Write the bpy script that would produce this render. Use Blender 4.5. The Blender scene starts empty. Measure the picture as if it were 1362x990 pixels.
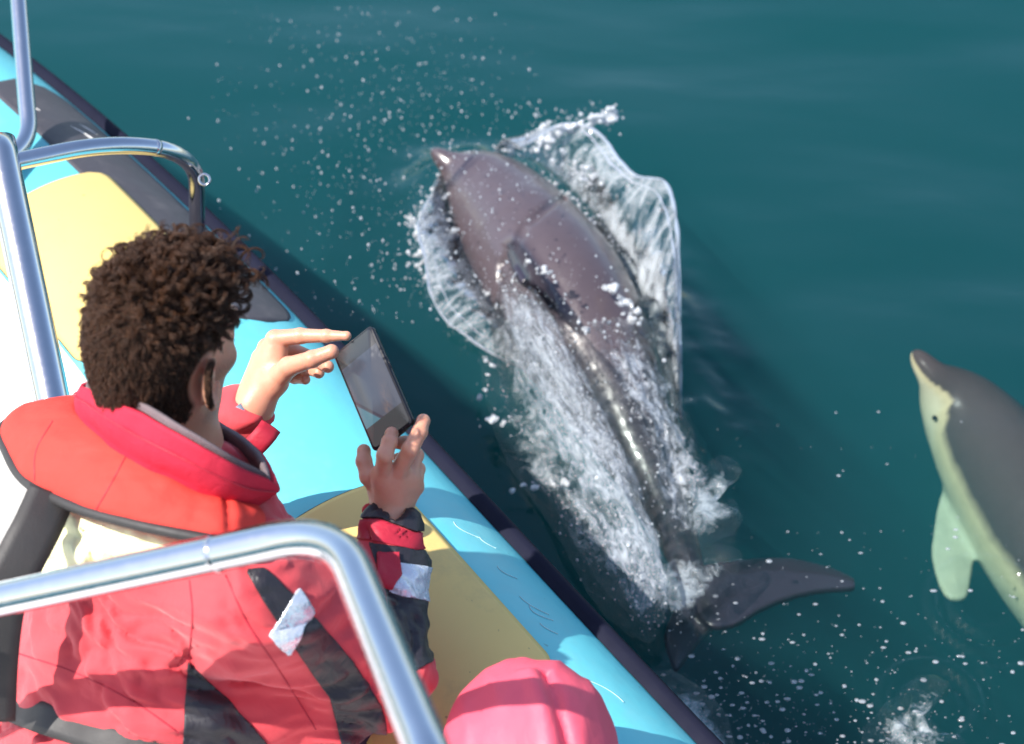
import bpy, math, random
import numpy as np
from mathutils import Vector, Matrix
from mathutils.bvhtree import BVHTree

SC = bpy.context.scene
COL = SC.collection
rng = np.random.default_rng(7)
random.seed(7)

# ------------------------------------------------------------------ camera
PITCH, CAM_H, FPX = math.radians(42), 2.75, 2200.0
CP, SP = math.cos(PITCH), math.sin(PITCH)
cam = bpy.data.cameras.new('camera')
cam.sensor_width = 36.0
cam.sensor_fit = 'HORIZONTAL'
cam.lens = 36.0 * FPX / 1362.0
cam.clip_start, cam.clip_end = 0.05, 1500
cam.dof.use_dof = True
cam.dof.focus_distance = 2.65
cam.dof.aperture_fstop = cam.lens / 16.0
cam_o = bpy.data.objects.new('camera', cam)
cam_o.location = (0, 0, CAM_H)
cam_o.rotation_euler = (math.pi / 2 - PITCH, 0, 0)
COL.objects.link(cam_o)
SC.camera = cam_o

# ------------------------------------------------------------------ sky and sun
SUN_EL = math.radians(53)
SUN_H = np.array([-0.93, -0.37])            # horizontal direction towards the sun
world = bpy.data.worlds.new('World')
SC.world = world
world.use_nodes = True
wn = world.node_tree.nodes
sky = wn.new('ShaderNodeTexSky')
sky.sky_type = 'NISHITA'
sky.sun_disc = False
sky.sun_elevation = SUN_EL
sky.sun_rotation = math.atan2(SUN_H[0], SUN_H[1])
sky.air_density, sky.dust_density, sky.ozone_density = 1.0, 1.2, 1.0
wn['Background'].inputs['Strength'].default_value = 0.135
world.node_tree.links.new(sky.outputs[0], wn['Background'].inputs[0])
sun = bpy.data.lights.new('sun', 'SUN')
sun.energy = 4.2
sun.angle = math.radians(0.5)
sun.color = (1.0, 0.95, 0.88)
sun_o = bpy.data.objects.new('sun', sun)
sd = Vector((SUN_H[0] * math.cos(SUN_EL), SUN_H[1] * math.cos(SUN_EL), math.sin(SUN_EL)))
sun_o.rotation_euler = sd.to_track_quat('Z', 'Y').to_euler()
sun_o.location = (-4, -3, 8)
COL.objects.link(sun_o)
SC.view_settings.view_transform = 'Standard'
SC.view_settings.look = 'None'
SC.view_settings.gamma = 1
SC.view_settings.use_curve_mapping = False
SC.view_settings.exposure = 0.95
cy = SC.cycles
cy.use_denoising = True
cy.max_bounces = 10
cy.volume_bounces = 3
cy.transparent_max_bounces = 24
cy.caustics_reflective = False
cy.caustics_refractive = False
cy.sample_clamp_indirect = 6

# ------------------------------------------------------------------ layout helpers
def U(x, y, d):
    """measured point: photograph position and distance along the optical axis -> world"""
    u, v = (x - 681) / FPX, (495 - y) / FPX
    return np.array([u * d, (CP + v * SP) * d, CAM_H + (-SP + v * CP) * d])

def Zp(x, y, z):
    u, v = (x - 681) / FPX, (495 - y) / FPX
    return U(x, y, (CAM_H - z) / (SP - v * CP))

def proj(p):
    p = np.asarray(p, float)
    X, Y, Z = p[..., 0], p[..., 1], p[..., 2] - CAM_H
    d = Y * CP - Z * SP
    return 681 + FPX * X / d, 495 - FPX * (Y * SP + Z * CP) / d, d

def nrm(v):
    v = np.asarray(v, float)
    return v / (np.linalg.norm(v, axis=-1, keepdims=True) + 1e-12)

# ------------------------------------------------------------------ noise
_tab = np.random.default_rng(3).random(65536).astype(np.float32)
def vnoise(p, seed=0):
    p = np.asarray(p, np.float32)
    i = np.floor(p).astype(np.int64)
    f = p - i
    f = f * f * (3 - 2 * f)
    r = 0
    for a in (0, 1):
        for b in (0, 1):
            for c in (0, 1):
                h = ((i[:, 0] + a) * 73856093 ^ (i[:, 1] + b) * 19349663 ^ (i[:, 2] + c) * 83492791 ^ (seed * 2654435)) & 65535
                w = (f[:, 0] if a else 1 - f[:, 0]) * (f[:, 1] if b else 1 - f[:, 1]) * (f[:, 2] if c else 1 - f[:, 2])
                r = r + w * _tab[h]
    return r * 2 - 1

def fbm(p, o=3, seed=0):
    p = np.asarray(p, np.float32)
    r, a = 0, 1.0
    for k in range(o):
        r = r + a * vnoise(p * 2 ** k + 11.3 * k, seed + k)
        a *= 0.5
    return r

# ------------------------------------------------------------------ mesh helpers
def obj(name, V, Fc, mat=None, parent=None, smooth=True, attrs=None):
    V = np.asarray(V, np.float32)
    Fc = np.asarray(Fc, np.int32)
    me = bpy.data.meshes.new(name)
    me.vertices.add(len(V))
    me.vertices.foreach_set('co', V.ravel())
    n, k = Fc.shape
    keep = np.ones((n, k), bool)
    if k == 4:
        keep[:, 3] = Fc[:, 3] != Fc[:, 0]      # a quad that closes on its first corner is a triangle
    tot = keep.sum(1).astype(np.int32)
    li = Fc[keep]
    me.loops.add(len(li))
    me.loops.foreach_set('vertex_index', li)
    me.polygons.add(n)
    me.polygons.foreach_set('loop_start', np.concatenate([[0], np.cumsum(tot)[:-1]]).astype(np.int32))
    me.polygons.foreach_set('loop_total', tot)
    me.update(calc_edges=True)
    me.validate()
    if smooth:
        me.polygons.foreach_set('use_smooth', np.ones(len(me.polygons), bool))
    for an, av in (attrs or {}).items():
        av = np.asarray(av, np.float32)
        if av.ndim == 2:
            at = me.attributes.new(an, 'FLOAT_VECTOR', 'POINT')
            at.data.foreach_set('vector', av.ravel())
        else:
            at = me.attributes.new(an, 'FLOAT', 'POINT')
            at.data.foreach_set('value', av)
    o = bpy.data.objects.new(name, me)
    if mat is not None:
        me.materials.append(mat)
    COL.objects.link(o)
    if parent is not None:
        o.parent = parent
        o.matrix_parent_inverse = Matrix.Translation(-Vector(parent.location))
    return o

def empty(name, loc):
    o = bpy.data.objects.new(name, None)
    o.location = loc
    o.empty_display_size = 0.1
    COL.objects.link(o)
    return o

def tag(o, label=None, cat=None, group=None, kind=None):
    for k, v in (('label', label), ('category', cat), ('group', group), ('kind', kind)):
        if v:
            o[k] = v
    return o

def grid_faces(n, m, wrap_n=False, wrap_m=False):
    i = np.arange(n if wrap_n else n - 1)
    j = np.arange(m if wrap_m else m - 1)
    I, J = np.meshgrid(i, j, indexing='ij')
    I2, J2 = (I + 1) % n, (J + 1) % m
    return np.stack([I * m + J, I2 * m + J, I2 * m + J2, I * m + J2], -1).reshape(-1, 4)

def spline(P, n):
    """Catmull-Rom through the points P, n samples"""
    P = np.asarray(P, float)
    m = len(P)
    Q = np.vstack([2 * P[0] - P[1], P, 2 * P[-1] - P[-2]])
    t = np.linspace(0, m - 1, n)
    i = np.minimum(t.astype(int), m - 2)
    f = (t - i)[:, None]
    a, b, c, d = Q[i], Q[i + 1], Q[i + 2], Q[i + 3]
    return 0.5 * (2 * b + (c - a) * f + (2 * a - 5 * b + 4 * c - d) * f ** 2 + (3 * b - a - 3 * c + d) * f ** 3)

def sweep(path, rad, seg=20, caps=True, closed=False):
    """round tube along a path; rad is a number or one per sample"""
    path = np.asarray(path, float)
    n = len(path)
    rad = np.broadcast_to(np.asarray(rad, float), (n,))
    T = nrm(np.gradient(path, axis=0))
    if closed:
        T = nrm(np.roll(path, -1, 0) - np.roll(path, 1, 0))
    ref = np.array([0, 0, 1.0])
    if abs(T[0] @ ref) > .9:
        ref = np.array([1.0, 0, 0])
    N = np.zeros_like(path)
    N[0] = nrm(np.cross(T[0], ref))
    for i in range(1, n):
        N[i] = nrm(N[i - 1] - T[i] * (N[i - 1] @ T[i]))
    B = np.cross(T, N)
    a = np.linspace(0, 2 * math.pi, seg, endpoint=False)
    V = path[:, None] + rad[:, None, None] * (np.cos(a)[None, :, None] * N[:, None] + np.sin(a)[None, :, None] * B[:, None])
    V = V.reshape(-1, 3)
    Fq = grid_faces(n, seg, closed, True)
    if caps and not closed:
        c0, c1 = len(V), len(V) + 1
        V = np.vstack([V, path[:1], path[-1:]])
        j = np.arange(seg)
        j2 = (j + 1) % seg
        e0 = np.stack([np.full(seg, c0), j2, j, np.full(seg, c0)], -1)
        b = (n - 1) * seg
        e1 = np.stack([np.full(seg, c1), b + j, b + j2, np.full(seg, c1)], -1)
        Fq = np.vstack([Fq, e0, e1])
    return V, Fq

def join(parts):
    V, Fq, o = [], [], 0
    for v, f in parts:
        V.append(v)
        Fq.append(np.asarray(f) + o)
        o += len(v)
    return np.vstack(V), np.vstack(Fq)

def box(c, s, bevel=0.0):
    c, s = np.asarray(c, float), np.asarray(s, float) / 2
    v = np.array([[x, y, z] for x in (-1, 1) for y in (-1, 1) for z in (-1, 1)], float) * s + c
    f = np.array([[0, 1, 3, 2], [4, 6, 7, 5], [0, 4, 5, 1], [2, 3, 7, 6], [0, 2, 6, 4], [1, 5, 7, 3]])
    return v, f

def shell(Vtop, Vbot, n, m):
    """closed slab from two n x m grids"""
    V = np.vstack([Vtop.reshape(-1, 3), Vbot.reshape(-1, 3)])
    k = n * m
    f = grid_faces(n, m)
    Fq = [f, f[:, ::-1] + k]
    idx = np.arange(k).reshape(n, m)
    for e in (idx[0], idx[-1][::-1], idx[:, 0][::-1], idx[:, -1]):
        Fq.append(np.stack([e[:-1], e[1:], e[1:] + k, e[:-1] + k], -1))
    return V, np.vstack(Fq)

# ------------------------------------------------------------------ distance fields -> surface
class Field:
    def __init__(s, lo, hi, h):
        s.lo, s.h = np.asarray(lo, float), h
        s.n = np.ceil((np.asarray(hi) - s.lo) / h).astype(int) + 1
        s.phi = np.full(s.n, 1.0, np.float32)

    def _sl(s, lo, hi, pad):
        a = np.maximum(np.floor((lo - pad - s.lo) / s.h).astype(int), 0)
        b = np.minimum(np.ceil((hi + pad - s.lo) / s.h).astype(int) + 1, s.n)
        if (b <= a).any():
            return None, None
        sl = tuple(slice(x, y) for x, y in zip(a, b))
        g = np.meshgrid(*[(s.lo[i] + s.h * np.arange(a[i], b[i])).astype(np.float32) for i in range(3)], indexing='ij')
        return sl, np.stack(g, -1)

    def put(s, fn, lo, hi, k=0.01, cut=False):
        sl, p = s._sl(np.asarray(lo, float), np.asarray(hi, float), k + 3 * s.h)
        if sl is None:
            return
        d = fn(p).astype(np.float32)
        a = s.phi[sl]
        if cut:
            a, d = -a, d
        hh = np.maximum(k - np.abs(a - d), 0) / k
        r = np.minimum(a, d) - hh * hh * k * .25
        s.phi[sl] = -r if cut else r

    def cone(s, a, b, ra, rb, k=.01, flat=None, fs=1.0, cut=False):
        """round cone; flat = direction whose extent is scaled by fs"""
        a, b = np.asarray(a, np.float32), np.asarray(b, np.float32)
        ab = b - a
        L2 = float(ab @ ab) + 1e-9
        R = max(ra, rb) * max(1, fs)
        def fn(p):
            t = np.clip(((p - a) @ ab) / L2, 0, 1)
            q = p - a - t[..., None] * ab
            if flat is not None:
                w = np.asarray(flat, np.float32)
                c = q @ w
                q = q + (c * (1 / fs - 1))[..., None] * w
            return np.linalg.norm(q, axis=-1) - (ra + (rb - ra) * t)
        s.put(fn, np.minimum(a, b) - R, np.maximum(a, b) + R, k, cut)

    def ell(s, c, r, M=None, k=.01, cut=False):
        c, r = np.asarray(c, np.float32), np.asarray(r, np.float32)
        M = np.eye(3, dtype=np.float32) if M is None else np.asarray(M, np.float32)
        R = float(r.max())
        def fn(p):
            q = (p - c) @ M.T
            k0 = np.linalg.norm(q / r, axis=-1)
            k1 = np.linalg.norm(q / (r * r), axis=-1) + 1e-6
            return k0 * (k0 - 1) / k1
        s.put(fn, c - R, c + R, k, cut)

    def plate(s, c, ex, ey, poly, t0, tmin=.005, soft=.04, k=.02):
        """flat tapering blade: 2-D outline poly in the plane (ex, ey) through c"""
        c, ex, ey = (np.asarray(v, np.float32) for v in (c, ex, ey))
        ez = np.cross(ex, ey)
        poly = np.asarray(poly, np.float32)
        W = c + poly[:, :1] * ex + poly[:, 1:] * ey
        def fn(p):
            q = p - c
            sdp = -poly_in(np.stack([q @ ex, q @ ey], -1), poly)
            t = tmin + t0 * np.sqrt(np.clip(-sdp / soft, 0, 1))
            return np.maximum(sdp, np.abs(q @ ez) - t)
        s.put(fn, W.min(0) - t0, W.max(0) + t0, k)

    def mesh(s):
        phi = s.phi
        S = phi < 0
        nx, ny, nz = s.n
        cnt = np.zeros((nx - 1, ny - 1, nz - 1), np.int8)
        for a in (0, 1):
            for b in (0, 1):
                for c in (0, 1):
                    cnt += S[a:nx - 1 + a, b:ny - 1 + b, c:nz - 1 + c]
        act = np.argwhere((cnt > 0) & (cnt < 8))
        idx = np.full(cnt.shape, -1, np.int32)
        idx[tuple(act.T)] = np.arange(len(act))
        acc = np.zeros((len(act), 3))
        num = np.zeros(len(act))
        cor = [np.array(c) for c in ((0, 0, 0), (1, 0, 0), (0, 1, 0), (1, 1, 0), (0, 0, 1), (1, 0, 1), (0, 1, 1), (1, 1, 1))]
        for i in range(8):
            for j in range(i + 1, 8):
                if np.abs(cor[i] - cor[j]).sum() != 1:
                    continue
                va, vb = phi[tuple((act + cor[i]).T)], phi[tuple((act + cor[j]).T)]
                m = (va < 0) != (vb < 0)
                t = np.where(m, va / np.where(m, va - vb, 1), 0)
                acc += np.where(m[:, None], cor[i] + t[:, None] * (cor[j] - cor[i]), 0)
                num += m
        V = s.lo + s.h * (act + acc / num[:, None])
        quads = []
        for ax in range(3):
            sl0, sl1 = [slice(None)] * 3, [slice(None)] * 3
            sl0[ax], sl1[ax] = slice(0, -1), slice(1, None)
            A, B = S[tuple(sl0)], S[tuple(sl1)]
            e = np.argwhere(A != B)
            o1, o2 = [(1, 2), (2, 0), (0, 1)][ax]
            ok = (e[:, o1] > 0) & (e[:, o2] > 0) & (e[:, o1] < s.n[o1] - 1) & (e[:, o2] < s.n[o2] - 1)
            e = e[ok]
            d1, d2 = np.zeros(3, int), np.zeros(3, int)
            d1[o1], d2[o2] = 1, 1
            q = np.stack([idx[tuple(x.T)] for x in (e - d1 - d2, e - d2, e, e - d1)], -1)
            fl = A[tuple(e.T)]
            quads.append(np.where(fl[:, None], q, q[:, ::-1]))
        return V, np.vstack(quads)

def poly_in(p, poly):
    """signed distance to a 2-D polygon, positive inside"""
    poly = np.asarray(poly, np.float32)
    a = poly
    b = np.roll(poly, -1, 0)
    d = np.full(p.shape[:-1], 1e9, np.float32)
    ins = np.zeros(p.shape[:-1], bool)
    x, y = p[..., 0], p[..., 1]
    for (ax, ay), (bx, by) in zip(a, b):
        ex, ey = bx - ax, by - ay
        t = np.clip(((x - ax) * ex + (y - ay) * ey) / (ex * ex + ey * ey + 1e-12), 0, 1)
        d = np.minimum(d, (x - ax - t * ex) ** 2 + (y - ay - t * ey) ** 2)
        c = (ay > y) != (by > y)
        ins ^= c & (x < ex * (y - ay) / (ey if abs(ey) > 1e-9 else 1e-9) + ax)
    d = np.sqrt(d)
    return np.where(ins, d, -d)

def vnormals(V, Fq):
    a, b, c = V[Fq[:, 0]], V[Fq[:, 1]], V[Fq[:, 2]]
    fn = np.cross(b - a, c - a)
    if Fq.shape[1] == 4:
        fn = fn + np.cross(V[Fq[:, 2]] - a, V[Fq[:, 3]] - a)
    N = np.zeros_like(V)
    for k in range(Fq.shape[1]):
        np.add.at(N, Fq[:, k], fn)
    return nrm(N)

def clip_piece(V, Fq, d, off, thick):
    """the piece of a surface where d > 0, cut cleanly, lifted off the surface and given thickness"""
    N = vnormals(V, Fq)
    T = np.vstack([Fq[:, [0, 1, 2]], Fq[:, [0, 2, 3]]])
    T = T[(d[T] > 0).any(1)]
    VV, NN, tris, cache = list(V), list(N), [], {}
    def cut(i, j):
        key = (min(i, j), max(i, j))
        if key not in cache:
            t = d[i] / (d[i] - d[j])
            cache[key] = len(VV)
            VV.append(V[i] + t * (V[j] - V[i]))
            NN.append(N[i] + t * (N[j] - N[i]))
        return cache[key]
    for t in T:
        poly = []
        for k in range(3):
            i, j = int(t[k]), int(t[(k + 1) % 3])
            if d[i] > 0:
                poly.append(i)
            if (d[i] > 0) != (d[j] > 0):
                poly.append(cut(i, j))
        for k in range(1, len(poly) - 1):
            tris.append((poly[0], poly[k], poly[k + 1]))
    tris = np.array(tris)
    used, inv = np.unique(tris, return_inverse=True)
    tris = inv.reshape(-1, 3)
    lab = np.arange(len(used))                     # keep the largest connected piece
    while True:
        mn = lab[tris].min(1)
        new = lab.copy()
        for k in range(3):
            np.minimum.at(new, tris[:, k], mn)
        new = new[new]
        if (new == lab).all():
            break
        lab = new
    ids, ct_ = np.unique(lab[tris[:, 0]], return_counts=True)
    tris = tris[lab[tris[:, 0]] == ids[ct_.argmax()]]
    u2, inv = np.unique(tris, return_inverse=True)
    used, tris = used[u2], inv.reshape(-1, 3)
    P, Nn = np.array(VV)[used], nrm(np.array(NN)[used])
    n = len(P)
    e = np.vstack([tris[:, [0, 1]], tris[:, [1, 2]], tris[:, [2, 0]]])
    es = {(int(x), int(y)) for x, y in e}
    bd = np.array([(x, y) for x, y in es if (y, x) not in es])
    top, bot = P + Nn * (off + thick), P + Nn * (off - .004)
    t4 = np.hstack([tris, tris[:, :1]])
    side = np.stack([bd[:, 1], bd[:, 0], bd[:, 0] + n, bd[:, 1] + n], -1)
    return np.vstack([top, bot]), np.vstack([t4, t4[:, ::-1] + n, side])

def icos():
    t = (1 + 5 ** .5) / 2
    v = nrm(np.array([(-1, t, 0), (1, t, 0), (-1, -t, 0), (1, -t, 0), (0, -1, t), (0, 1, t), (0, -1, -t), (0, 1, -t), (t, 0, -1), (t, 0, 1), (-t, 0, -1), (-t, 0, 1)]))
    f = np.array([(0, 11, 5), (0, 5, 1), (0, 1, 7), (0, 7, 10), (0, 10, 11), (1, 5, 9), (5, 11, 4), (11, 10, 2), (10, 7, 6), (7, 1, 8), (3, 9, 4), (3, 4, 2), (3, 2, 6), (3, 6, 8), (3, 8, 9), (4, 9, 5), (2, 4, 11), (6, 2, 10), (8, 6, 7), (9, 8, 1)])
    nv, nf, c = list(v), [], {}
    def mid(a, b):
        k = (min(a, b), max(a, b))
        if k not in c:
            c[k] = len(nv)
            nv.append(nrm(nv[a] + nv[b]))
        return c[k]
    for a, b, d in f:
        x, y, z = mid(a, b), mid(b, d), mid(d, a)
        nf += [(a, x, z), (b, y, x), (d, z, y), (x, y, z)]
    return np.array(nv), np.array(nf)
ICO = icos()

def drops(P, r, squash=None):
    """many small water beads as one mesh"""
    P, r = np.asarray(P), np.asarray(r)
    v, f = ICO
    st = np.ones((len(P), 3)) if squash is None else squash
    V = P[:, None] + (v[None] * r[:, None, None]) * st[:, None]
    Fq = f[None] + (np.arange(len(P)) * len(v))[:, None, None]
    return V.reshape(-1, 3), Fq.reshape(-1, 3)

# ------------------------------------------------------------------ materials
class NT:
    def __init__(s, name):
        s.m = bpy.data.materials.new(name)
        s.m.use_nodes = True
        s.t = s.m.node_tree
        s.t.nodes.clear()
        s.out = s.n('OutputMaterial')
    def n(s, typ, **kw):
        x = s.t.nodes.new('ShaderNode' + typ)
        for k, v in kw.items():
            if k.startswith('_'):
                setattr(x, k[1:], v)
            else:
                key = int(k[1:]) if k[0] == 'i' and k[1:].isdigit() else k.replace('__', ' ')
                if hasattr(v, 'is_output') or isinstance(v, bpy.types.NodeSocket):
                    s.t.links.new(v, x.inputs[key])
                else:
                    x.inputs[key].default_value = v
        return x
    def noise(s, scale, detail=3, rough=.5, vec=None, dist=0.0):
        x = s.n('TexNoise', Scale=scale, Detail=detail, Roughness=rough, Distortion=dist)
        s.t.links.new(vec if vec is not None else s.obco(), x.inputs['Vector'])
        return x.outputs['Fac']
    def obco(s):
        return s.n('TexCoord').outputs['Object']
    def ramp(s, fac, a, b, c0=(0, 0, 0, 1), c1=(1, 1, 1, 1)):
        x = s.n('ValToRGB', Fac=fac)
        e = x.color_ramp.elements
        e[0].position, e[1].position = a, b
        e[0].color, e[1].color = c0, c1
        return x.outputs['Color']
    def mix(s, fac, a, b):
        x = s.t.nodes.new('ShaderNodeMix')
        x.data_type = 'RGBA'
        for sock, v in ((x.inputs[0], fac), (x.inputs[6], a), (x.inputs[7], b)):
            if isinstance(v, bpy.types.NodeSocket):
                s.t.links.new(v, sock)
            else:
                sock.default_value = v if not isinstance(v, tuple) or len(v) == 4 else (*v, 1)
        return x.outputs[2]
    def math(s, op, a, b=None, clamp=False):
        x = s.t.nodes.new('ShaderNodeMath')
        x.operation, x.use_clamp = op, clamp
        for i, v in enumerate((a, b)):
            if v is None:
                continue
            if isinstance(v, bpy.types.NodeSocket):
                s.t.links.new(v, x.inputs[i])
            else:
                x.inputs[i].default_value = v
        return x.outputs[0]
    def attr(s, name, out='Fac'):
        return s.n('Attribute', _attribute_name=name).outputs[out]
    def bump(s, h, strength, dist=.01):
        return s.n('Bump', Height=h, Strength=strength, Distance=dist).outputs['Normal']
    def done(s, surf=None, vol=None):
        if surf is not None:
            s.t.links.new(surf, s.out.inputs['Surface'])
        if vol is not None:
            s.t.links.new(vol, s.out.inputs['Volume'])
        return s.m

def c4(c):
    return (*c, 1.0) if len(c) == 3 else c

def paint(name, col, rough=.5, metal=0.0, var=(8, .12), bump=None, fine=None, spec=.5, sheen=0.0, sss=0.0, dirt=None, specks=None):
    t = NT(name)
    c = np.array(col)
    a, b = c4(tuple(c * (1 - var[1]))), c4(tuple(np.minimum(c * (1 + var[1]), 1)))
    colr = t.mix(t.noise(var[0], 4, .6), a, b)
    if dirt:
        dm = t.ramp(t.noise(dirt[1], 6, .7), .52, .72)
        colr = t.mix(t.math('MULTIPLY', dm, dirt[2]), colr, c4(dirt[0]))
    if specks:
        sm_ = t.ramp(t.noise(specks[1], 2, .5), specks[2], specks[2] + .03)
        colr = t.mix(t.math('MULTIPLY', sm_, .6), colr, c4(specks[0]))
    p = t.n('BsdfPrincipled', Base__Color=colr, Metallic=metal)
    p.inputs['Specular IOR Level'].default_value = spec
    rr = t.ramp(t.noise(var[0] * 3, 3), .3, .7, c4((max(rough - .07, .02),) * 3), c4((min(rough + .07, 1),) * 3))
    t.t.links.new(rr, p.inputs['Roughness'])
    if sheen:
        p.inputs['Sheen Weight'].default_value = sheen
    if sss:
        p.inputs['Subsurface Weight'].default_value = sss
        p.inputs['Subsurface Radius'].default_value = (.012, .004, .002)
        p.inputs['Subsurface Scale'].default_value = .6
    nrmv = None
    for bb in (bump, fine):
        if bb:
            bn = t.n('Bump', Height=t.noise(bb[0], 4, .55, dist=bb[3] if len(bb) > 3 else 0), Strength=bb[1], Distance=bb[2])
            if nrmv is not None:
                t.t.links.new(nrmv, bn.inputs['Normal'])
            nrmv = bn.outputs['Normal']
    if nrmv is not None:
        t.t.links.new(nrmv, p.inputs['Normal'])
    return t.done(p.outputs[0])

def water_surf(t, rough=.03, nor=None, ior=1.33, body=None, tint=(1, 1, 1)):
    fr = t.n('Fresnel', IOR=ior)
    gl = t.n('BsdfGlossy', Roughness=rough)
    tr = t.n('BsdfTransparent', Color=c4(tint))
    if nor is not None:
        t.t.links.new(nor, fr.inputs['Normal'])
        t.t.links.new(nor, gl.inputs['Normal'])
    return t.n('MixShader', i0=fr.outputs[0], i1=tr.outputs[0], i2=gl.outputs[0]).outputs[0]

# open sea: clear surface over turbid green-blue water
t = NT('sea_water')
co = t.n('Mapping', Vector=t.obco(), Rotation=(0, 0, .5), Scale=(1.0, 2.2, 1)).outputs[0]
h1 = t.noise(1.3, 1.5, .35, co)
h2 = t.noise(7.0, 2, .5, co, .6)
hh = t.math('ADD', t.math('MULTIPLY', h1, 1.0), t.math('MULTIPLY', h2, .036))
M_SEA = t.done(water_surf(t, .04, t.bump(hh, .55, .06)), None)
sc_ = t.n('VolumeScatter', Color=(.036, .190, .215, 1), Density=1.5, Anisotropy=.25)
ab_ = t.n('VolumeAbsorption', Color=(.09, .60, .625, 1), Density=1.5)
t.t.links.new(t.n('AddShader', i0=sc_.outputs[0], i1=ab_.outputs[0]).outputs[0], t.out.inputs['Volume'])

def foam_mat(name, cover, scale, streak=(1, 1, 1), use_uv=True, soft=.16, detail=6, col=(.86, .90, .94)):
    """lacy foam over clear water: cover is the share that is white"""
    t = NT(name)
    v = t.attr('flow', 'Vector') if use_uv else t.obco()
    mp = t.n('Mapping', Vector=v, Scale=streak).outputs[0]
    n1 = t.noise(scale, detail, .68, mp, .8)
    n2 = t.noise(scale * .3, 3, .5, mp, .4)
    f = t.math('ADD', t.math('MULTIPLY', n1, .72), t.math('MULTIPLY', n2, .38))
    if use_uv:
        f = t.math('SUBTRACT', f, t.math('MULTIPLY', t.attr('edge'), .45))
    lo = .80 - cover * .5
    m = t.ramp(f, lo - soft * .5, lo + soft * .5)
    bmp = t.bump(f, .8, .012)
    df = t.n('BsdfDiffuse', Color=c4(col), Normal=bmp)
    tl = t.n('BsdfTranslucent', Color=c4(col), Normal=bmp)
    gl = t.n('BsdfGlossy', Roughness=.12, Normal=bmp)
    w = t.n('MixShader', i0=.35, i1=df.outputs[0], i2=tl.outputs[0])
    w = t.n('MixShader', i0=.08, i1=w.outputs[0], i2=gl.outputs[0])
    s_ = t.n('MixShader', i0=m, i1=water_surf(t, .05, bmp), i2=w.outputs[0])
    return t.done(s_.outputs[0])

t = NT('clear_sheet_water')
bm_ = t.bump(t.noise(26, 3, .5, None, .8), .22, .01)
bub = t.ramp(t.noise(70, 3, .7), .60, .72)
veil = t.math('MULTIPLY', t.ramp(t.noise(13, 7, .72, t.n('Mapping', Vector=t.attr('flow', 'Vector'), Scale=(2.2, .55, 1)).outputs[0], 1.2), .44, .74), .62)
ws = water_surf(t, .02, bm_, 1.3, tint=(.97, .99, 1.0))
wd = t.n('BsdfDiffuse', Color=(.85, .9, .95, 1))
wt = t.n('BsdfTranslucent', Color=(.85, .9, .95, 1))
ww = t.n('MixShader', i0=.5, i1=wd.outputs[0], i2=wt.outputs[0])
M_SHEET = t.done(t.n('MixShader', i0=t.math('ADD', t.math('MULTIPLY', bub, .30), veil, True), i1=ws, i2=ww.outputs[0]).outputs[0])

t = NT('water_bead')
ws = water_surf(t, .03, None, 1.6)
wd = t.n('BsdfDiffuse', Color=(.88, .92, .96, 1))
wt = t.n('BsdfTranslucent', Color=(.88, .92, .96, 1))
ww = t.n('MixShader', i0=.5, i1=wd.outputs[0], i2=wt.outputs[0])
M_BEAD = t.done(t.n('MixShader', i0=.5, i1=ws, i2=ww.outputs[0]).outputs[0])
def veil_mat(name, share):
    t = NT(name)
    ws = water_surf(t, .03, None, 1.45)
    wd = t.n('BsdfDiffuse', Color=(.86, .91, .96, 1))
    wt = t.n('BsdfTranslucent', Color=(.86, .91, .96, 1))
    ww = t.n('MixShader', i0=.5, i1=wd.outputs[0], i2=wt.outputs[0])
    return t.done(t.n('MixShader', i0=share, i1=ws, i2=ww.outputs[0]).outputs[0])
M_BUBBLE = veil_mat('surface_bubble', .34)
M_LUMP = foam_mat('splash_foam', .62, 60, use_uv=False, soft=.3)

M_CHROME = paint('polished_steel', (.60, .60, .63), .12, 1.0, (30, .05), bump=(220, .03, .002))
M_TUBE = paint('turquoise_fabric', (.115, .53, .60), .42, 0, (3, .07), bump=(5, .25, .02), fine=(420, .12, .0006), dirt=((.30, .42, .42), 4, .22), specks=((.10, .22, .22), 42, .74))
M_STRAKE = paint('dark_rubber', (.012, .013, .026), .62, 0, (12, .25), bump=(60, .12, .003), spec=.06)
M_GREY = paint('dark_grey_fabric', (.050, .046, .055), .55, 0, (6, .2), bump=(300, .15, .001), dirt=((.2, .19, .19), 9, .3))
M_PAD = paint('yellow_grip_pad', (.70, .51, .17), .48, 0, (4, .08), bump=(520, .35, .0008), dirt=((.32, .26, .13), 7, .34), specks=((.2, .15, .07), 60, .73))
M_PADEDGE = paint('pad_edge', (.04, .04, .035), .7)
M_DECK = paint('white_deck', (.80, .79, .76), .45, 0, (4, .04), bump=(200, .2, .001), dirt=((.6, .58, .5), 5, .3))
M_HULL = paint('white_hull', (.75, .75, .74), .3)
M_SCUFF = paint('pale_scuff', (.45, .62, .64), .6)
M_RED = paint('red_jacket_fabric', (.64, .065, .078), .75, 0, (5, .10), bump=(30, .22, .006, 1.4), fine=(1100, .25, .0005), sheen=.2, spec=.25)
M_LIFE = paint('red_lifejacket_fabric', (.70, .055, .042), .78, 0, (6, .08), bump=(24, .22, .007, 1.2), fine=(900, .25, .0006), spec=.22)
M_DKRED = paint('crimson_fabric', (.42, .012, .035), .62, 0, (8, .12), bump=(26, .35, .006, 1.0), fine=(800, .15, .0004))
M_COLLAR = paint('crimson_collar_fabric', (.55, .026, .055), .8, 0, (8, .10), bump=(38, .35, .005, 1.0), fine=(900, .25, .0005), spec=.2)
M_BLACK = paint('black_fabric', (.018, .016, .022), .5, 0, (10, .2), bump=(24, .5, .008, 1.2), fine=(800, .2, .0004))
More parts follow.
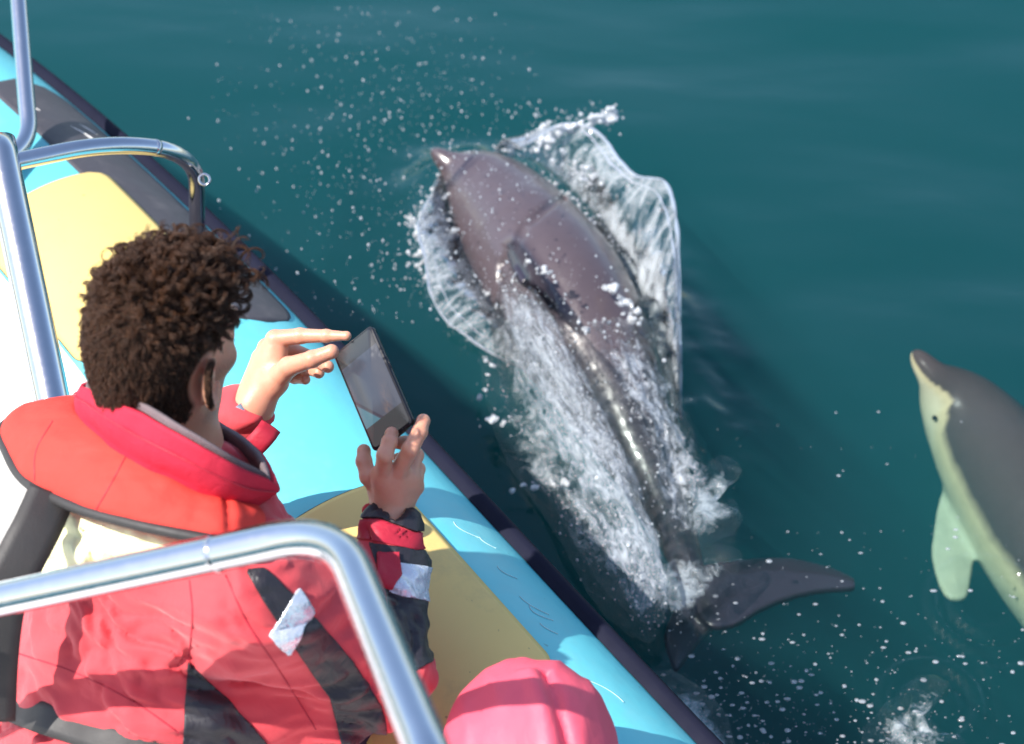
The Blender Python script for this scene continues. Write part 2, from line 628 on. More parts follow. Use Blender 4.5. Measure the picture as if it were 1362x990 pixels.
M_WEB = paint('black_webbing', (.030, .028, .028), .6, 0, (10, .2), bump=(350, .4, .001))
M_FLEECE = paint('grey_fleece', (.17, .13, .14), .95, 0, (60, .2), bump=(400, .8, .002))
M_HIVIS = paint('pale_yellow_fabric', (.86, .84, .50), .55, 0, (6, .05), bump=(16, .6, .012, 1.4))
M_SILVER = paint('reflective_silver_tape', (.62, .66, .74), .28, .35, (30, .15), bump=(40, .8, .004, 1.0))
M_PHONE = paint('black_phone_case', (.012, .012, .015), .25, 0, (10, .1))
M_WATCH = paint('watch_black', (.015, .015, .016), .3)
M_BUCKLE = paint('watch_steel', (.5, .52, .55), .25, .8)
M_NAVY = paint('navy_trousers', (.02, .025, .05), .7, 0, (8, .2), bump=(20, .4, .01))
M_EYE = paint('dark_eye', (.01, .008, .008), .08)

t = NT('skin')
sk = t.mix(t.noise(28, 4, .6), (.70, .36, .24, 1), (.60, .27, .17, 1))
sk = t.mix(t.math('MULTIPLY', t.ramp(t.noise(120, 3, .6), .5, .8), .25), sk, (.60, .22, .17, 1))
st = t.ramp(t.noise(900, 2, .6), .42, .62)
sk = t.mix(t.math('MULTIPLY', t.attr('stubble'), t.math('ADD', t.math('MULTIPLY', st, .55), .25)), sk, (.10, .065, .05, 1))
sk = t.mix(t.attr('scalp'), sk, (.035, .020, .014, 1))
p = t.n('BsdfPrincipled', Base__Color=sk, Roughness=t.math('ADD', .42, t.math('MULTIPLY', t.attr('scalp'), .5)), Normal=t.bump(t.noise(260, 4, .6), .25, .0015))
p.inputs['Subsurface Weight'].default_value = .45
p.inputs['Subsurface Radius'].default_value = (.012, .004, .002)
p.inputs['Subsurface Scale'].default_value = .5
t.t.links.new(t.math('SUBTRACT', .5, t.math('MULTIPLY', t.attr('scalp'), .48)), p.inputs['Specular IOR Level'])
M_SKIN = t.done(p.outputs[0])
M_NAIL = paint('finger_nail', (.72, .42, .34), .25)

t = NT('dark_brown_hair')
rnd = t.n('HairInfo').outputs['Random']
hc = t.mix(rnd, (.016, .0075, .0045, 1), (.095, .042, .021, 1))
p = t.n('BsdfPrincipled', Base__Color=hc, Roughness=.42)
p.inputs['Specular IOR Level'].default_value = .25
M_HAIR = t.done(p.outputs[0])

def dolphin_mat(name, back, flank, belly, b0, b1, f0, f1, wet=.5, mott=.22):
    t = NT(name)
    nz = t.math('MULTIPLY', t.math('SUBTRACT', t.noise(9, 4, .6), .5), mott)
    up = t.math('ADD', t.attr('up'), nz)
    c = t.mix(t.ramp(up, f0, f1), c4(belly), c4(flank))
    c = t.mix(t.ramp(up, b0, b1), c, c4(back))
    c = t.mix(t.math('MULTIPLY', t.ramp(t.noise(16, 6, .7), .45, .75), .22), c, c4(tuple(np.array(back) * .6)))
    c = t.mix(t.math('MULTIPLY', t.ramp(t.noise(70, 3, .6), .68, .76), .12), c, (.35, .30, .29, 1))
    c = t.mix(t.attr('fin'), c, (.024, .017, .026, 1))
    p = t.n('BsdfPrincipled', Base__Color=c, Roughness=.30, Normal=t.bump(t.noise(22, 4, .55), .22, .01))
    p.inputs['Coat Weight'].default_value = wet
    p.inputs['Specular IOR Level'].default_value = .1 + .8 * wet
    p.inputs['Coat Roughness'].default_value = .12
    return t.done(p.outputs[0])
M_DOL1 = dolphin_mat('dolphin_grey_brown', (.074, .055, .062), (.19, .105, .080), (.55, .42, .32), .54, .74, .18, .42)
M_DOL2 = dolphin_mat('dolphin_grey_cream', (.066, .050, .050), (.52, .42, .26), (.56, .48, .34), .50, .61, .25, .45, 0.0, .10)

# phone screen: dim camera preview (sea, a slanting turquoise tube edge, a pale blur)
t = NT('phone_screen')
uv = t.attr('flow', 'Vector')
sx = t.n('SeparateXYZ', Vector=uv)
X, Y = sx.outputs[0], sx.outputs[1]
c = t.mix(t.noise(5, 3, .5, uv), (.115, .135, .190, 1), (.155, .165, .205, 1))
wv = t.math('ADD', Y, t.math('MULTIPLY', t.noise(6, 2, .5, uv), .10))
blur = t.n('Mapping', Vector=uv, Location=(-.46, -.50, 0), Rotation=(0, 0, .5), Scale=(1, 1, 1)).outputs[0]
ln = t.n('VectorMath', _operation='LENGTH', i0=t.n('Mapping', Vector=blur, Scale=(6, 2.6, 1)).outputs[0]).outputs['Value']
c = t.mix(t.math('MULTIPLY', t.ramp(ln, .1, .95, (1, 1, 1, 1), (0, 0, 0, 1)), t.ramp(t.noise(14, 4, .7, uv), .35, .65)), c, (.26, .20, .20, 1))
edge = t.math('SUBTRACT', t.math('SUBTRACT', .46, t.math('MULTIPLY', X, .62)), Y)
c = t.mix(t.ramp(edge, .0, .02), c, (.14, .30, .38, 1))
c = t.mix(t.ramp(t.math('ABSOLUTE', t.math('ADD', edge, .02)), .015, .03, (1, 1, 1, 1), (0, 0, 0, 1)), c, (.10, .09, .12, 1))
bar = t.math('ADD', t.ramp(Y, .835, .84), t.ramp(Y, .195, .20, (1, 1, 1, 1), (0, 0, 0, 1)), True)
c = t.mix(bar, c, (.085, .088, .092, 1))
p = t.n('BsdfPrincipled', Base__Color=(.01, .01, .012, 1), Roughness=.22)
t.t.links.new(c, p.inputs['Emission Color'])
p.inputs['Emission Strength'].default_value = .40
M_SCREEN = t.done(p.outputs[0])

# ------------------------------------------------------------------ dolphins' tracks (shared with the water)
D1 = [  # x, y in the photograph, height of the spine, body radius
    (579, 203, .125, .012), (597, 217, .105, .025), (616, 231, .08, .048), (646, 259, .035, .116), (674, 296, .01, .154),
    (706, 342, .00, .180), (743, 398, -.02, .190), (781, 458, -.06, .166), (820, 527, -.105, .132), (853, 597, -.145, .098),
    (880, 660, -.165, .066), (902, 718, -.17, .043), (920, 770, -.17, .030)]
D2 = [
    (1219, 472, -.06, .011), (1231, 488, -.075, .021), (1246, 506, -.10, .034), (1268, 532, -.16, .076), (1298, 572, -.215, .118),
    (1340, 637, -.25, .150), (1392, 717, -.275, .165), (1450, 800, -.30, .160), (1510, 885, -.34, .130), (1560, 960, -.37, .085), (1600, 1020, -.39, .045)]
def spine(D, n):
    P = spline(np.array([Zp(a, b, z) for a, b, z, r in D]), n)
    r = spline(np.array([[q[3], 0, 0] for q in D]), n)[:, 0]
    return P, r

# ------------------------------------------------------------------ water
def axis(lo, hi, step, far):
    a = np.arange(lo, hi, step)
    g = far ** np.linspace(0, 1, 26)[1:]
    return np.concatenate([(lo + 1 - g)[::-1], a, hi - 1 + g])
gx, gy = axis(-1.7, 2.1, .0125, 260), axis(1.2, 5.8, .0125, 260)
X, Y = np.meshgrid(gx, gy, indexing='ij')
def wave(X, Y):
    Zz = np.zeros_like(X)
    for k, (lam, ang, amp) in enumerate([(2.6, 62, .026), (1.5, 80, .008), (.95, 48, .0045), (.55, 95, .0018)]):
        a = math.radians(ang)
        Zz += amp * np.sin((X * math.cos(a) + Y * math.sin(a)) * 2 * math.pi / lam + 1.7 * k + .6 * np.sin(X * .9 + k))
    Zz *= np.exp(-np.maximum(np.hypot(X, Y - 3) - 12, 0) / 30)
    P1, r1 = spine(D1, 60)
    d = np.full(X.shape, 9.0)
    tt = np.zeros(X.shape)
    near = (np.abs(X - .1) < 1.3) & (np.abs(Y - 3.2) < 1.3)
    xx, yy = X[near], Y[near]
    dn, tn = np.full(xx.shape, 9.0), np.zeros(xx.shape)
    for i in range(0, 60, 2):
        e = np.hypot(xx - P1[i, 0], yy - P1[i, 1]) - r1[i]
        m = e < dn
        dn[m], tn[m] = e[m], i / 59
    d[near], tt[near] = dn, tn
    # water heaped along the body, a hollow further out, chop in the wake
    Zz += .05 * np.exp(-(np.maximum(d, 0) / .07) ** 2) * np.clip(1.2 - tt, 0, 1) - .02 * np.exp(-((d - .22) / .1) ** 2)
    ch = np.zeros(X.shape)
    q = np.stack([xx * 9, yy * 9, 0 * xx], -1)
    ch[near] = fbm(q, 3, 5) * .016 * np.exp(-(np.maximum(dn, 0) / .16) ** 2)
    Zz += ch
    # rings where the second dolphin's spray fell back
    for (a, b, R0, amp) in [(1312, 806, .105, .012), (1240, 925, .085, .010)]:
        c = Zp(a, b, 0)
        rr = np.hypot(X - c[0], Y - c[1])
        Zz += amp * np.sin((rr - R0) * 2 * math.pi / .05) * np.exp(-((rr - R0) / .05) ** 2)
    return Zz
Zw = wave(X, Y)
n, m = X.shape
top = np.stack([X, Y, Zw], -1)
bot = np.stack([X, Y, np.full_like(X, -7.0)], -1)
# closed body of water: surface, four sides, bottom (coarse)
ring = np.concatenate([np.arange(m), np.arange(1, n) * m + m - 1, (n - 1) * m + np.arange(m - 2, -1, -1), np.arange(n - 2, 0, -1) * m])
Vt = top.reshape(-1, 3)
low = Vt[ring].copy()
low[:, 2] = -7
k0 = len(Vt)
Fs = np.stack([ring, np.arange(len(ring)) + k0, (np.arange(len(ring)) + 1) % len(ring) + k0, np.roll(ring, -1)], -1)
cb = k0 + len(ring)
Fb = np.stack([np.full(len(ring), cb), (np.arange(len(ring)) + 1) % len(ring) + k0, np.arange(len(ring)) + k0, np.full(len(ring), cb)], -1)
Vw = np.vstack([Vt, low, [[0, 3, -7]]])
Fw = np.vstack([grid_faces(n, m), Fs, Fb])
tag(obj('water', Vw, Fw, M_SEA), 'calm deep teal sea water around the boat', None, None, 'structure')

# ------------------------------------------------------------------ the boat
TR, TZ, TH0 = .33, .38, math.radians(38)
TC = np.array([-0.03126307, 0.19025813, -1.07749047, 1.61161065])
def tube(y, th, off=0.0):
    y, th = np.asarray(y, float), np.asarray(th, float)
    yc = np.clip(y, 1.1, 4.4)
    x = np.polyval(TC, yc) + np.polyval(np.polyder(TC), yc) * (y - yc)
    dx = np.polyval(np.polyder(TC), yc)
    L = np.hypot(dx, 1)
    rr = (TR + off) * np.cos(th) - TR * math.cos(TH0)
    return np.stack([x + rr / L, y - rr * dx / L, TZ + (TR + off) * np.sin(th)], -1)
boat = empty('inflatable_boat', (-.6, 1.6, 0))
tag(boat, 'turquoise rigid inflatable boat with steel rails and yellow grip pads', 'boat')
ys, ths = np.linspace(-1.2, 6.2, 150), np.linspace(0, 2 * math.pi, 96, endpoint=False)
A, B = np.meshgrid(ys, ths, indexing='ij')
obj('tube', tube(A, B).reshape(-1, 3), grid_faces(150, 96, False, True)[:, ::-1], M_TUBE, boat)
# rubbing strake: D-profile with a shallow groove, high on the outboard shoulder
prof = np.array([(-6.2, .001), (-5.4, .016), (-3.6, .024), (-1.2, .027), (0, .0262), (1.2, .027), (3.6, .024), (5.4, .016), (6.2, .001)])
A, B = np.meshgrid(np.linspace(-1.2, 6.2, 220), TH0 - math.radians(1.0) + np.radians(prof[:, 0] * .50), indexing='ij')
obj('rub_strake', tube(A, B, prof[None, :, 1]).reshape(-1, 3), grid_faces(220, len(prof))[:, ::-1], M_STRAKE, boat)

def patch(name, y0, y1, t0, t1, rc, off, mat, n=36, m=24, parent=boat):
    """fabric patch with rounded corners lying on the tube; rc in metres"""
    a = np.linspace(0, 1, n)
    L, W = (y1 - y0) * 1.22, math.radians(t1 - t0) * TR
    V = []
    for u in a:
        s = u * L
        e = min(s, L - s)
        ins = rc - math.sqrt(max(rc * rc - max(rc - e, 0) ** 2, 0)) if e < rc else 0
        for v in np.linspace(0, 1, m):
            w = ins + v * (W - 2 * ins)
            V.append((y0 + u * (y1 - y0), math.radians(t0) + w / TR))
    V = np.array(V)
    top = tube(V[:, 0], V[:, 1], off).reshape(n, m, 3)
    low = tube(V[:, 0], V[:, 1], -.003).reshape(n, m, 3)
    Vv, Ff = shell(top, low, n, m)
    return obj(name, Vv, Ff[:, ::-1], mat, parent)
for y0, y1 in ((1.682, 2.085), (2.60, 3.015)):
    pd = patch('grip_pad', y0, y1, 69.5, 124, .034, .0075, M_PAD, 60, 30)
    eg = patch('pad_edge', y0 - .004, y1 + .004, 68.9, 124.6, .047, .0035, M_PADEDGE, 60, 12, pd)
    eg.matrix_parent_inverse = Matrix.Identity(4)
patch('wear_patch', 2.515, 3.40, 44, 78, .09, .002, M_GREY, 60, 16)
patch('inner_glare_panel', -1.0, 6.0, 125.5, 205, .02, .0025, M_DECK, 120, 20)  # white band puts glare on the tube's inner side into the colour
# little scuffs where fenders rubbed
for (y, th, ln, cv) in [(1.985, 60, .045, .5), (1.885, 58.5, .035, .4), (1.82, 60.5, .05, .35), (1.80, 60, .04, .6), (1.765, 62, .03, .2), (1.655, 64, .06, -.4), (1.95, 55, .03, .3)]:
    u = np.linspace(0, 1, 12)
    yy = y - u * ln * .8
    tt = np.radians(th - 100 * ln * u + 4 * cv * (u - u * u) * 4)
    obj('scuff_mark', *sweep(tube(yy, tt, .0008), .0007, 6), M_SCUFF, boat)
for (y, th, dy, dt) in [(3.20, 62, .05, 5), (3.215, 56, .035, 4), (3.165, 60, .05, 7), (3.28, 70, .02, 2)]:
    u = np.linspace(0, 1, 8)
    obj('scuff_mark', *sweep(tube(y - dy * u, np.radians(th - dt * u), .0022), .0016 * np.sin(np.pi * (u * .9 + .05)), 6), M_DECK, boat)
# deck and hull
inn = tube(np.linspace(-1.2, 6.2, 60), np.full(60, math.radians(188)))
L_ = inn.copy()
L_[:, 0] -= 2.3
Dk = np.stack([np.stack([inn[:, 0], inn[:, 1], np.full(60, .37)], -1), np.stack([L_[:, 0], L_[:, 1], np.full(60, .37)], -1)], 1)
V, Ff = shell(Dk, Dk - np.array([0, 0, .05]), 60, 2)
obj('deck', V, Ff, M_DECK, boat, False)
hb = np.stack([Dk[:, 0] - [0.0, 0, .06], Dk[:, 0] - [.35, 0, .75], Dk[:, 1] + [.35, 0, -.75], Dk[:, 1] + [0, 0, -.06]], 1)
obj('hull', hb.reshape(-1, 3), grid_faces(60, 4), M_HULL, boat, False)
# jockey seat under the man
f_b = np.array([.64, .77, 0])
r_b = np.array([.77, -.64, 0])
pel = np.array([-.60, 1.36, .66])
sv, sf = box((0, 0, 0), (.52, .36, .16))
sv = np.array([pel[0], pel[1], .45]) + sv[:, :1] * f_b + sv[:, 1:2] * r_b + sv[:, 2:] * np.array([0, 0, 1])
so = obj('seat', sv, sf, M_NAVY, boat, False)
so.modifiers.new('bevel', 'BEVEL').width = .04
so.modifiers['bevel'].segments = 4

# unseen dark block further aft, added for dark reflections in the steel
cv, cf = box((-.75, -1.75, 1.37), (2.3, .9, 2.0))
co_b = obj('dark_reflection_block', cv, cf, M_STRAKE, boat, False)
co_b.modifiers.new('bevel', 'BEVEL').width = .06
co_b.modifiers['bevel'].segments = 4
# steel rails
def rail(name, pts, r, n=80, mat=M_CHROME):
    return obj(name, *sweep(spline(pts, n), r, 28), mat, boat)
def bend(a, b, c, rad, k=9):
    """rounded corner from a to c by b"""
    a, b, c = (np.asarray(q, float) for q in (a, b, c))
    p, q = b + nrm(a - b) * rad, b + nrm(c - b) * rad
    t = np.linspace(0, 1, k)[:, None]
    return (1 - t) ** 2 * p + 2 * t * (1 - t) * b + t * t * q
def straight(a, b, k):
    t = np.linspace(0, 1, k)[:, None]
    return (1 - t) * np.asarray(a) + t * np.asarray(b)
def rail_poly(name, pts, rads, r):
    path = [np.asarray(pts[0])[None]]
    for i in range(1, len(pts) - 1):
        path.append(bend(pts[i - 1], pts[i], pts[i + 1], rads[i - 1], 14))
    path.append(np.asarray(pts[-1])[None])
    P = np.vstack(path)
    s = np.concatenate([[0], np.cumsum(np.linalg.norm(np.diff(P, axis=0), axis=1))])
    ss = np.linspace(0, s[-1], 140)
    return obj(name, *sweep(np.stack([np.interp(ss, s, P[:, i]) for i in range(3)], -1), r, 28), M_CHROME, boat)
# post at the left, its cap, and the hoop that lands on the tube
post_t, post_b = U(-3, 186, 3.02), U(92, 640, 2.86)
pdn = nrm(post_b - post_t)
post = obj('post', *sweep(straight(post_t, post_t + pdn * 1.35, 40), .031, 36), M_CHROME, boat)
hoop = rail_poly('hoop_rail', [U(12, 217, 3.03), U(150, 188, 3.12), U(262, 205, 3.25), U(262, 330, 3.52)], [.10, .10], .0165)
ey = U(272, 239, 3.26)
an = np.linspace(0, 2 * math.pi, 24, endpoint=False)
ring_path = ey + .0105 * (np.cos(an)[:, None] * np.array([1, 0, 0]) + np.sin(an)[:, None] * nrm([0, .5, .85]))
ro = obj('eye_ring', *sweep(ring_path, .0028, 10, closed=True), M_CHROME, hoop)
ro.matrix_parent_inverse = Matrix.Identity(4)
rail_poly('bow_rail', [U(10, -190, 3.9), U(34, 120, 3.62), U(40, 188, 3.56), U(-40, 250, 3.4)], [.05, .06], .0185)
fr = rail_poly('guard_rail', [U(-330, 868, 2.10), U(446, 702, 1.74), U(585, 1040, 1.40), U(660, 1300, 1.30)], [.085, .05], .0205)
a_, b_ = U(-330, 868, 2.10), U(446, 702, 1.74)
for f_ in (.826,):
    c_ = a_ + (b_ - a_) * f_
    ax_ = nrm(b_ - a_)
    jr = obj('weld_ring', *sweep(straight(c_ - ax_ * .004, c_ + ax_ * .004, 5), [.0202, .0216, .022, .0216, .0202], 28), M_CHROME, fr)
    jr.matrix_parent_inverse = Matrix.Identity(4)
c_ = U(478, 752, 1.655)
sc = obj('rivet', *drops(np.array([c_]), np.array([.004])), M_CHROME, fr)
sc.matrix_parent_inverse = Matrix.Identity(4)

# ------------------------------------------------------------------ dolphins
def px_poly(pts, z, c):
    P = np.array([Zp(a, b, z) - c for a, b in pts])[:, :2]
    n_ = len(P)
    S_ = spline(np.vstack([P[-1:], P, P[:2]]), (n_ + 2) * 6 + 1)
    return [tuple(q) for q in S_[6:6 + n_ * 6:2]]

def dolphin(name, D, roll, mat, h, fins, dark_fins, crease=None):
    P, r = spine(D, 48)
    T = nrm(np.gradient(P, axis=0))
    lo, hi = P.min(0) - .36, P.max(0) + .36
    F_ = Field(lo, hi, h)
    side = nrm(np.cross(T, [0, 0, 1]))
    up = nrm(np.cross(side, T))
    up_r = nrm(up * math.cos(roll) + side * math.sin(roll))
    for i in range(47):
        F_.cone(P[i], P[i + 1], r[i], r[i + 1], .02, flat=side[i], fs=.97)
    for f in fins:
        f(F_, P, r, T, side, up_r)
    V, Fq = F_.mesh()
    V = V + vnormals(V, Fq) * (fbm(V * 11, 3, 9) * .0016)[:, None]
    best, bi = np.full(len(V), 9.0), np.zeros(len(V), int)
    for i in range(48):
        e = np.linalg.norm(V - P[i], axis=1) - r[i] * .5
        m_ = e < best
        best[m_], bi[m_] = e[m_], i
    q = V - P[bi]
    q = q - (q * T[bi]).sum(1)[:, None] * T[bi]
    rad = np.linalg.norm(q, axis=1)
    upa = (nrm(q) * up_r[bi]).sum(1) * .5 + .5
    fin = np.clip((rad / (r[bi] + 1e-6) - 1.06) / .10, 0, 1) * (bi > 8) * dark_fins
    if crease is not None:
        # groove carved into the back in place of the fin's shadow
        tr = BVHTree.FromPolygons([tuple(v) for v in V], [tuple(f) for f in Fq])
        C = []
        for a, b in crease:
            loc = tr.ray_cast(Vector((0, 0, CAM_H)), Vector(nrm(U(a, b, 1.0) - np.array([0, 0, CAM_H]))))[0]
            if loc is not None:
                C.append(np.array(loc))
        C = spline(np.array(C), 80)
        dc = np.full(len(V), 9.0)
        wd_ = np.zeros(len(V))
        for i in range(80):
            e = np.linalg.norm(V - C[i], axis=1)
            m_ = e < dc
            dc[m_], wd_[m_] = e[m_], .0085 + .006 * math.sin(i / 79 * 3.0)
        V = V - vnormals(V, Fq) * (.011 * np.exp(-(dc / wd_) ** 2))[:, None]
    return obj(name, V, Fq, mat, None, True, {'up': upa, 'fin': fin})

def dorsal(frac, hgt, chord, back_off=.0, t0=.014):
    def f(F_, P, r, T, side, up_r):
        i = int(frac * 47)
        poly = np.array([(-.60, -.35), (-.50, .05), (-.30, .38), (-.02, .70), (.28, .92), (.52, 1.0), (.50, .86), (.40, .62), (.36, .35), (.42, .10), (.60, -.35)])
        poly = poly * [chord, hgt]
        bk = T[i]
        u = nrm(up_r[i] - bk * (up_r[i] @ bk))
        F_.plate(P[i] + u * r[i] * .88, bk, u, poly, t0, .006, .05, .03)
    return f
def flat_fin(pts, z, t0=.012):
    def f(F_, P, r, T, side, up_r):
        c = Zp(pts[0][0], pts[0][1], z)
        F_.plate(c, (1, 0, 0), (0, 1, 0), px_poly(pts, z, c), t0, .006, .05, .03)
    return f
def flipper(frac, sgn, ln=.26):
    def f(F_, P, r, T, side, up_r):
        i = int(frac * 47)
        sd_ = nrm(np.cross(T[i], up_r[i])) * sgn
        out = nrm(sd_ * .7 - up_r[i] * .55 + T[i] * .55)
        ch = nrm(T[i] - out * (T[i] @ out))
        poly = np.array([(-.1, -.05), (.3, -.05), (.7, -.01), (1, .07), (.85, .075), (.45, .07), (-.1, .07)]) * [ln, 1]
        F_.plate(P[i] + (sd_ * .75 - up_r[i] * .45) * r[i], out, ch, poly, .012, .006, .04, .03)
    return f
fluke_r = [(922, 762), (955, 752), (1000, 746), (1050, 745), (1095, 754), (1125, 766), (1141, 777), (1134, 785), (1095, 787), (1050, 797), (1010, 814), (978, 833), (945, 836), (925, 812)]
fluke_l = [(928, 768), (906, 798), (888, 830), (884, 856), (897, 893), (914, 878), (932, 852), (952, 832), (945, 800)]
d1 = dolphin('dolphin', D1, math.radians(33), M_DOL1, .0048,
             [dorsal(.53, .25, .27), flat_fin(fluke_r, -.13), flat_fin(fluke_l, -.17), flipper(.40, 1, .2), flipper(.40, -1, .2)], 1.0,
             [(752, 262), (732, 272), (712, 288), (694, 308), (680, 328), (669, 350), (664, 372)])
tag(d1, 'grey-brown dolphin breaking the surface in white spray alongside the boat', 'dolphin', 'dolphins swimming beside the boat')
pec = [(1256, 655), (1243, 700), (1240, 742), (1256, 792), (1284, 797), (1291, 770), (1294, 730), (1290, 690)]
d2 = dolphin('dolphin', D2, math.radians(-12), M_DOL2, .006, [dorsal(.58, .2, .22), flat_fin(pec, -.34)], 0.0)
tag(d2, 'submerged grey and cream dolphin gliding just under the calm surface', 'dolphin', 'dolphins swimming beside the boat')
def eye_at(o, a, b, z, r):
    e = obj('eye', *drops(np.array([Zp(a, b, z)]), np.array([r])), M_EYE, o)
    e.matrix_parent_inverse = Matrix.Identity(4)
eye_at(d1, 601, 262, .035, .009)
eye_at(d2, 1243, 556, -.155, .007)
bvh1 = BVHTree.FromPolygons([tuple(v) for v in np.array([v.co for v in d1.data.vertices])], [tuple(p.vertices) for p in d1.data.polygons])

# ------------------------------------------------------------------ splash
def film(name, left, mid, right, mat, n=120, m=44, amp=.014, fr=14, seed=1, bulge=0.0):
    """skin of moving water between three curves given as (x, y, height)"""
    Lc, Mc, Rc = (spline(np.array([Zp(*q) for q in c]), n) for c in (left, mid, right))
    t_ = np.linspace(-1, 1, m)[None, :, None]
    a, b, c = Lc[:, None], Mc[:, None], Rc[:, None]
    V = b + .5 * (c - a) * t_ + .5 * (a + c - 2 * b) * t_ * t_
    s = np.concatenate([[0], np.cumsum(np.linalg.norm(np.diff(Mc, axis=0), axis=1))])
    w = np.linalg.norm(Rc - Lc, axis=1)
    flow = np.stack([np.broadcast_to(s[:, None], (n, m)), t_[0, :, 0][None] * w[:, None] * .5, np.zeros((n, m))], -1)
    e = np.maximum(np.abs(t_[0, :, 0])[None] ** 3, np.abs(np.linspace(-1, 1, n))[:, None] ** 10) * np.ones((n, m))
    V = V.reshape(-1, 3)
    fl = flow.reshape(-1, 3)
    nz = fbm(np.stack([fl[:, 0] * fr * .45, fl[:, 1] * fr * 1.3, 0 * fl[:, 0] + seed * 7], -1), 4, seed)
    V[:, 2] += nz * amp * (1 - .5 * e.ravel())
    V[:, 0] += fbm(fl * fr + 31, 3, seed + 4) * amp * .6
    return obj(name, V, grid_faces(n, m), mat, None, True, {'flow': fl, 'edge': e.ravel()})

M_WAKE = foam_mat('wake_foam', .40, 70, (.5, 1.5, 1), soft=.42, detail=9, col=(.72, .80, .90))
M_BACKF = foam_mat('back_film', .36, 60, (.7, 1.2, 1), soft=.30, detail=8, col=(.75, .82, .90))
M_LACE = foam_mat('lace_foam', .44, 34, (1, 1, 1), soft=.36, detail=8, col=(.66, .76, .82))
M_THIN = foam_mat('thin_foam', .33, 40, (1, 1, 1), soft=.34, detail=8, col=(.70, .78, .84))
wake = film('wake_splash',
    [(664, 366, .17), (652, 430, .06), (668, 520, .015), (706, 615, .01), (752, 700, .01), (796, 775, .01), (866, 842, .008)],
    [(672, 358, .24), (712, 440, .21), (757, 530, .15), (800, 615, .10), (838, 700, .065), (862, 770, .035), (877, 834, .02)],
    [(684, 352, .25), (762, 446, .20), (806, 530, .13), (842, 610, .07), (872, 690, .03), (890, 765, .02), (888, 832, .008)], M_WAKE, 170, 64, .011, 15, 2)
tag(wake, 'broad streak of white wake foam streaming off the dolphin\'s back fin', 'splash', None, 'stuff')
bf = film('back_splash',
    [(765, 440, .19), (808, 528, .13), (846, 608, .07), (876, 690, .03), (896, 742, .012)],
    [(820, 425, .17), (860, 510, .12), (890, 590, .06), (915, 660, .025), (930, 730, .012)],
    [(868, 432, .06), (908, 530, .03), (938, 600, .012), (972, 655, .01), (985, 720, .008)], M_BACKF, 120, 54, .020, 16, 3)
tag(bf, 'glinting broken film of water sliding over the dolphin\'s wet tail stock', 'splash', None, 'stuff')
# curling sheets either side of the head
def sheet(name, base, rim, bead, n=110, m=26, bul=.03, seed=4):
    Bc, Rc = (spline(np.array([Zp(*q) for q in c]), n) for c in (base, rim))
    t_ = np.linspace(0, 1, m)[None, :, None]
    V = Bc[:, None] * (1 - t_) + Rc[:, None] * t_
    out = nrm((Rc - Bc) * [1, 1, 0])[:, None]
    V = V + np.sin(t_ * math.pi) * (np.array([0, 0, bul]) - out * bul * .4)
    Vf = V.reshape(-1, 3)
    Vf += (fbm(Vf * 18, 3, seed) * .006 * np.broadcast_to(np.sin(t_ * 2.6), (n, m, 1)).reshape(-1))[:, None] * np.array([.4, .4, 1])
    Vr = Vf.reshape(n, m, 3)
    th_ = (.0022 + .0016 * vnoise(Vf * 40, 2)).reshape(n, m, 1)
    nn = vnormals(Vf, grid_faces(n, m)).reshape(n, m, 3)
    Vs, Fs_ = shell(Vr + nn * th_, Vr - nn * th_, n, m)
    sfl = np.stack([np.broadcast_to(np.linspace(0, 1, n)[:, None] * n * .008, (n, m)), np.broadcast_to(t_[0, :, 0][None] * .25, (n, m)), np.zeros((n, m))], -1).reshape(-1, 3)
    o = obj(name, Vs, Fs_, M_SHEET, attrs={'flow': np.vstack([sfl, sfl])})
    rr = bead * (1 + .45 * vnoise(Rc * 22, 5)) * np.clip(np.minimum(np.arange(n), np.arange(n)[::-1]) / 6 + .2, 0, 1)
    b = obj('rim', *sweep(Vr[:, -1], rr, 12), M_BEADRIM, o)
    b.matrix_parent_inverse = Matrix.Identity(4)
    b = obj('rim', *sweep(Vr[4:-14, -5], rr[4:-14] * .55, 10), M_BEADRIM, o)
    b.matrix_parent_inverse = Matrix.Identity(4)
    return o
t = NT('water_rim')
bm_ = t.bump(t.noise(60, 3, .5), .5, .004)
ws = water_surf(t, .03, bm_, 1.8)
wd = t.n('BsdfDiffuse', Color=(.80, .88, .98, 1))
wt = t.n('BsdfTranslucent', Color=(.80, .88, .98, 1))
ww = t.n('MixShader', i0=.5, i1=wd.outputs[0], i2=wt.outputs[0])
M_BEADRIM = t.done(t.n('MixShader', i0=.38, i1=ws, i2=ww.outputs[0]).outputs[0])
sr = sheet('water_sheet',
    [(655, 208, .08), (705, 212, .06), (752, 245, .04), (795, 295, .02), (832, 365, .01), (862, 430, .0), (885, 500, .0), (900, 560, .0)],
    [(690, 198, .17), (752, 166, .20), (800, 182, .20), (840, 233, .17), (884, 243, .17), (900, 300, .14), (903, 385, .08), (906, 560, .01)], .0046, seed=4)
tag(sr, 'clear curling sheet of water thrown up off the surfacing dolphin\'s right side', 'splash', None, 'stuff')
sl_ = sheet('water_sheet',
    [(592, 240, .05), (600, 290, .03), (622, 340, .02), (645, 385, .02), (668, 425, .02), (694, 470, .01)],
    [(574, 258, .10), (556, 300, .12), (566, 350, .10), (576, 398, .07), (610, 440, .04), (690, 492, .01)], .0036, seed=6)
tag(sl_, 'clear lacy sheet of water beside the dolphin\'s cheek facing the boat', 'splash', None, 'stuff')

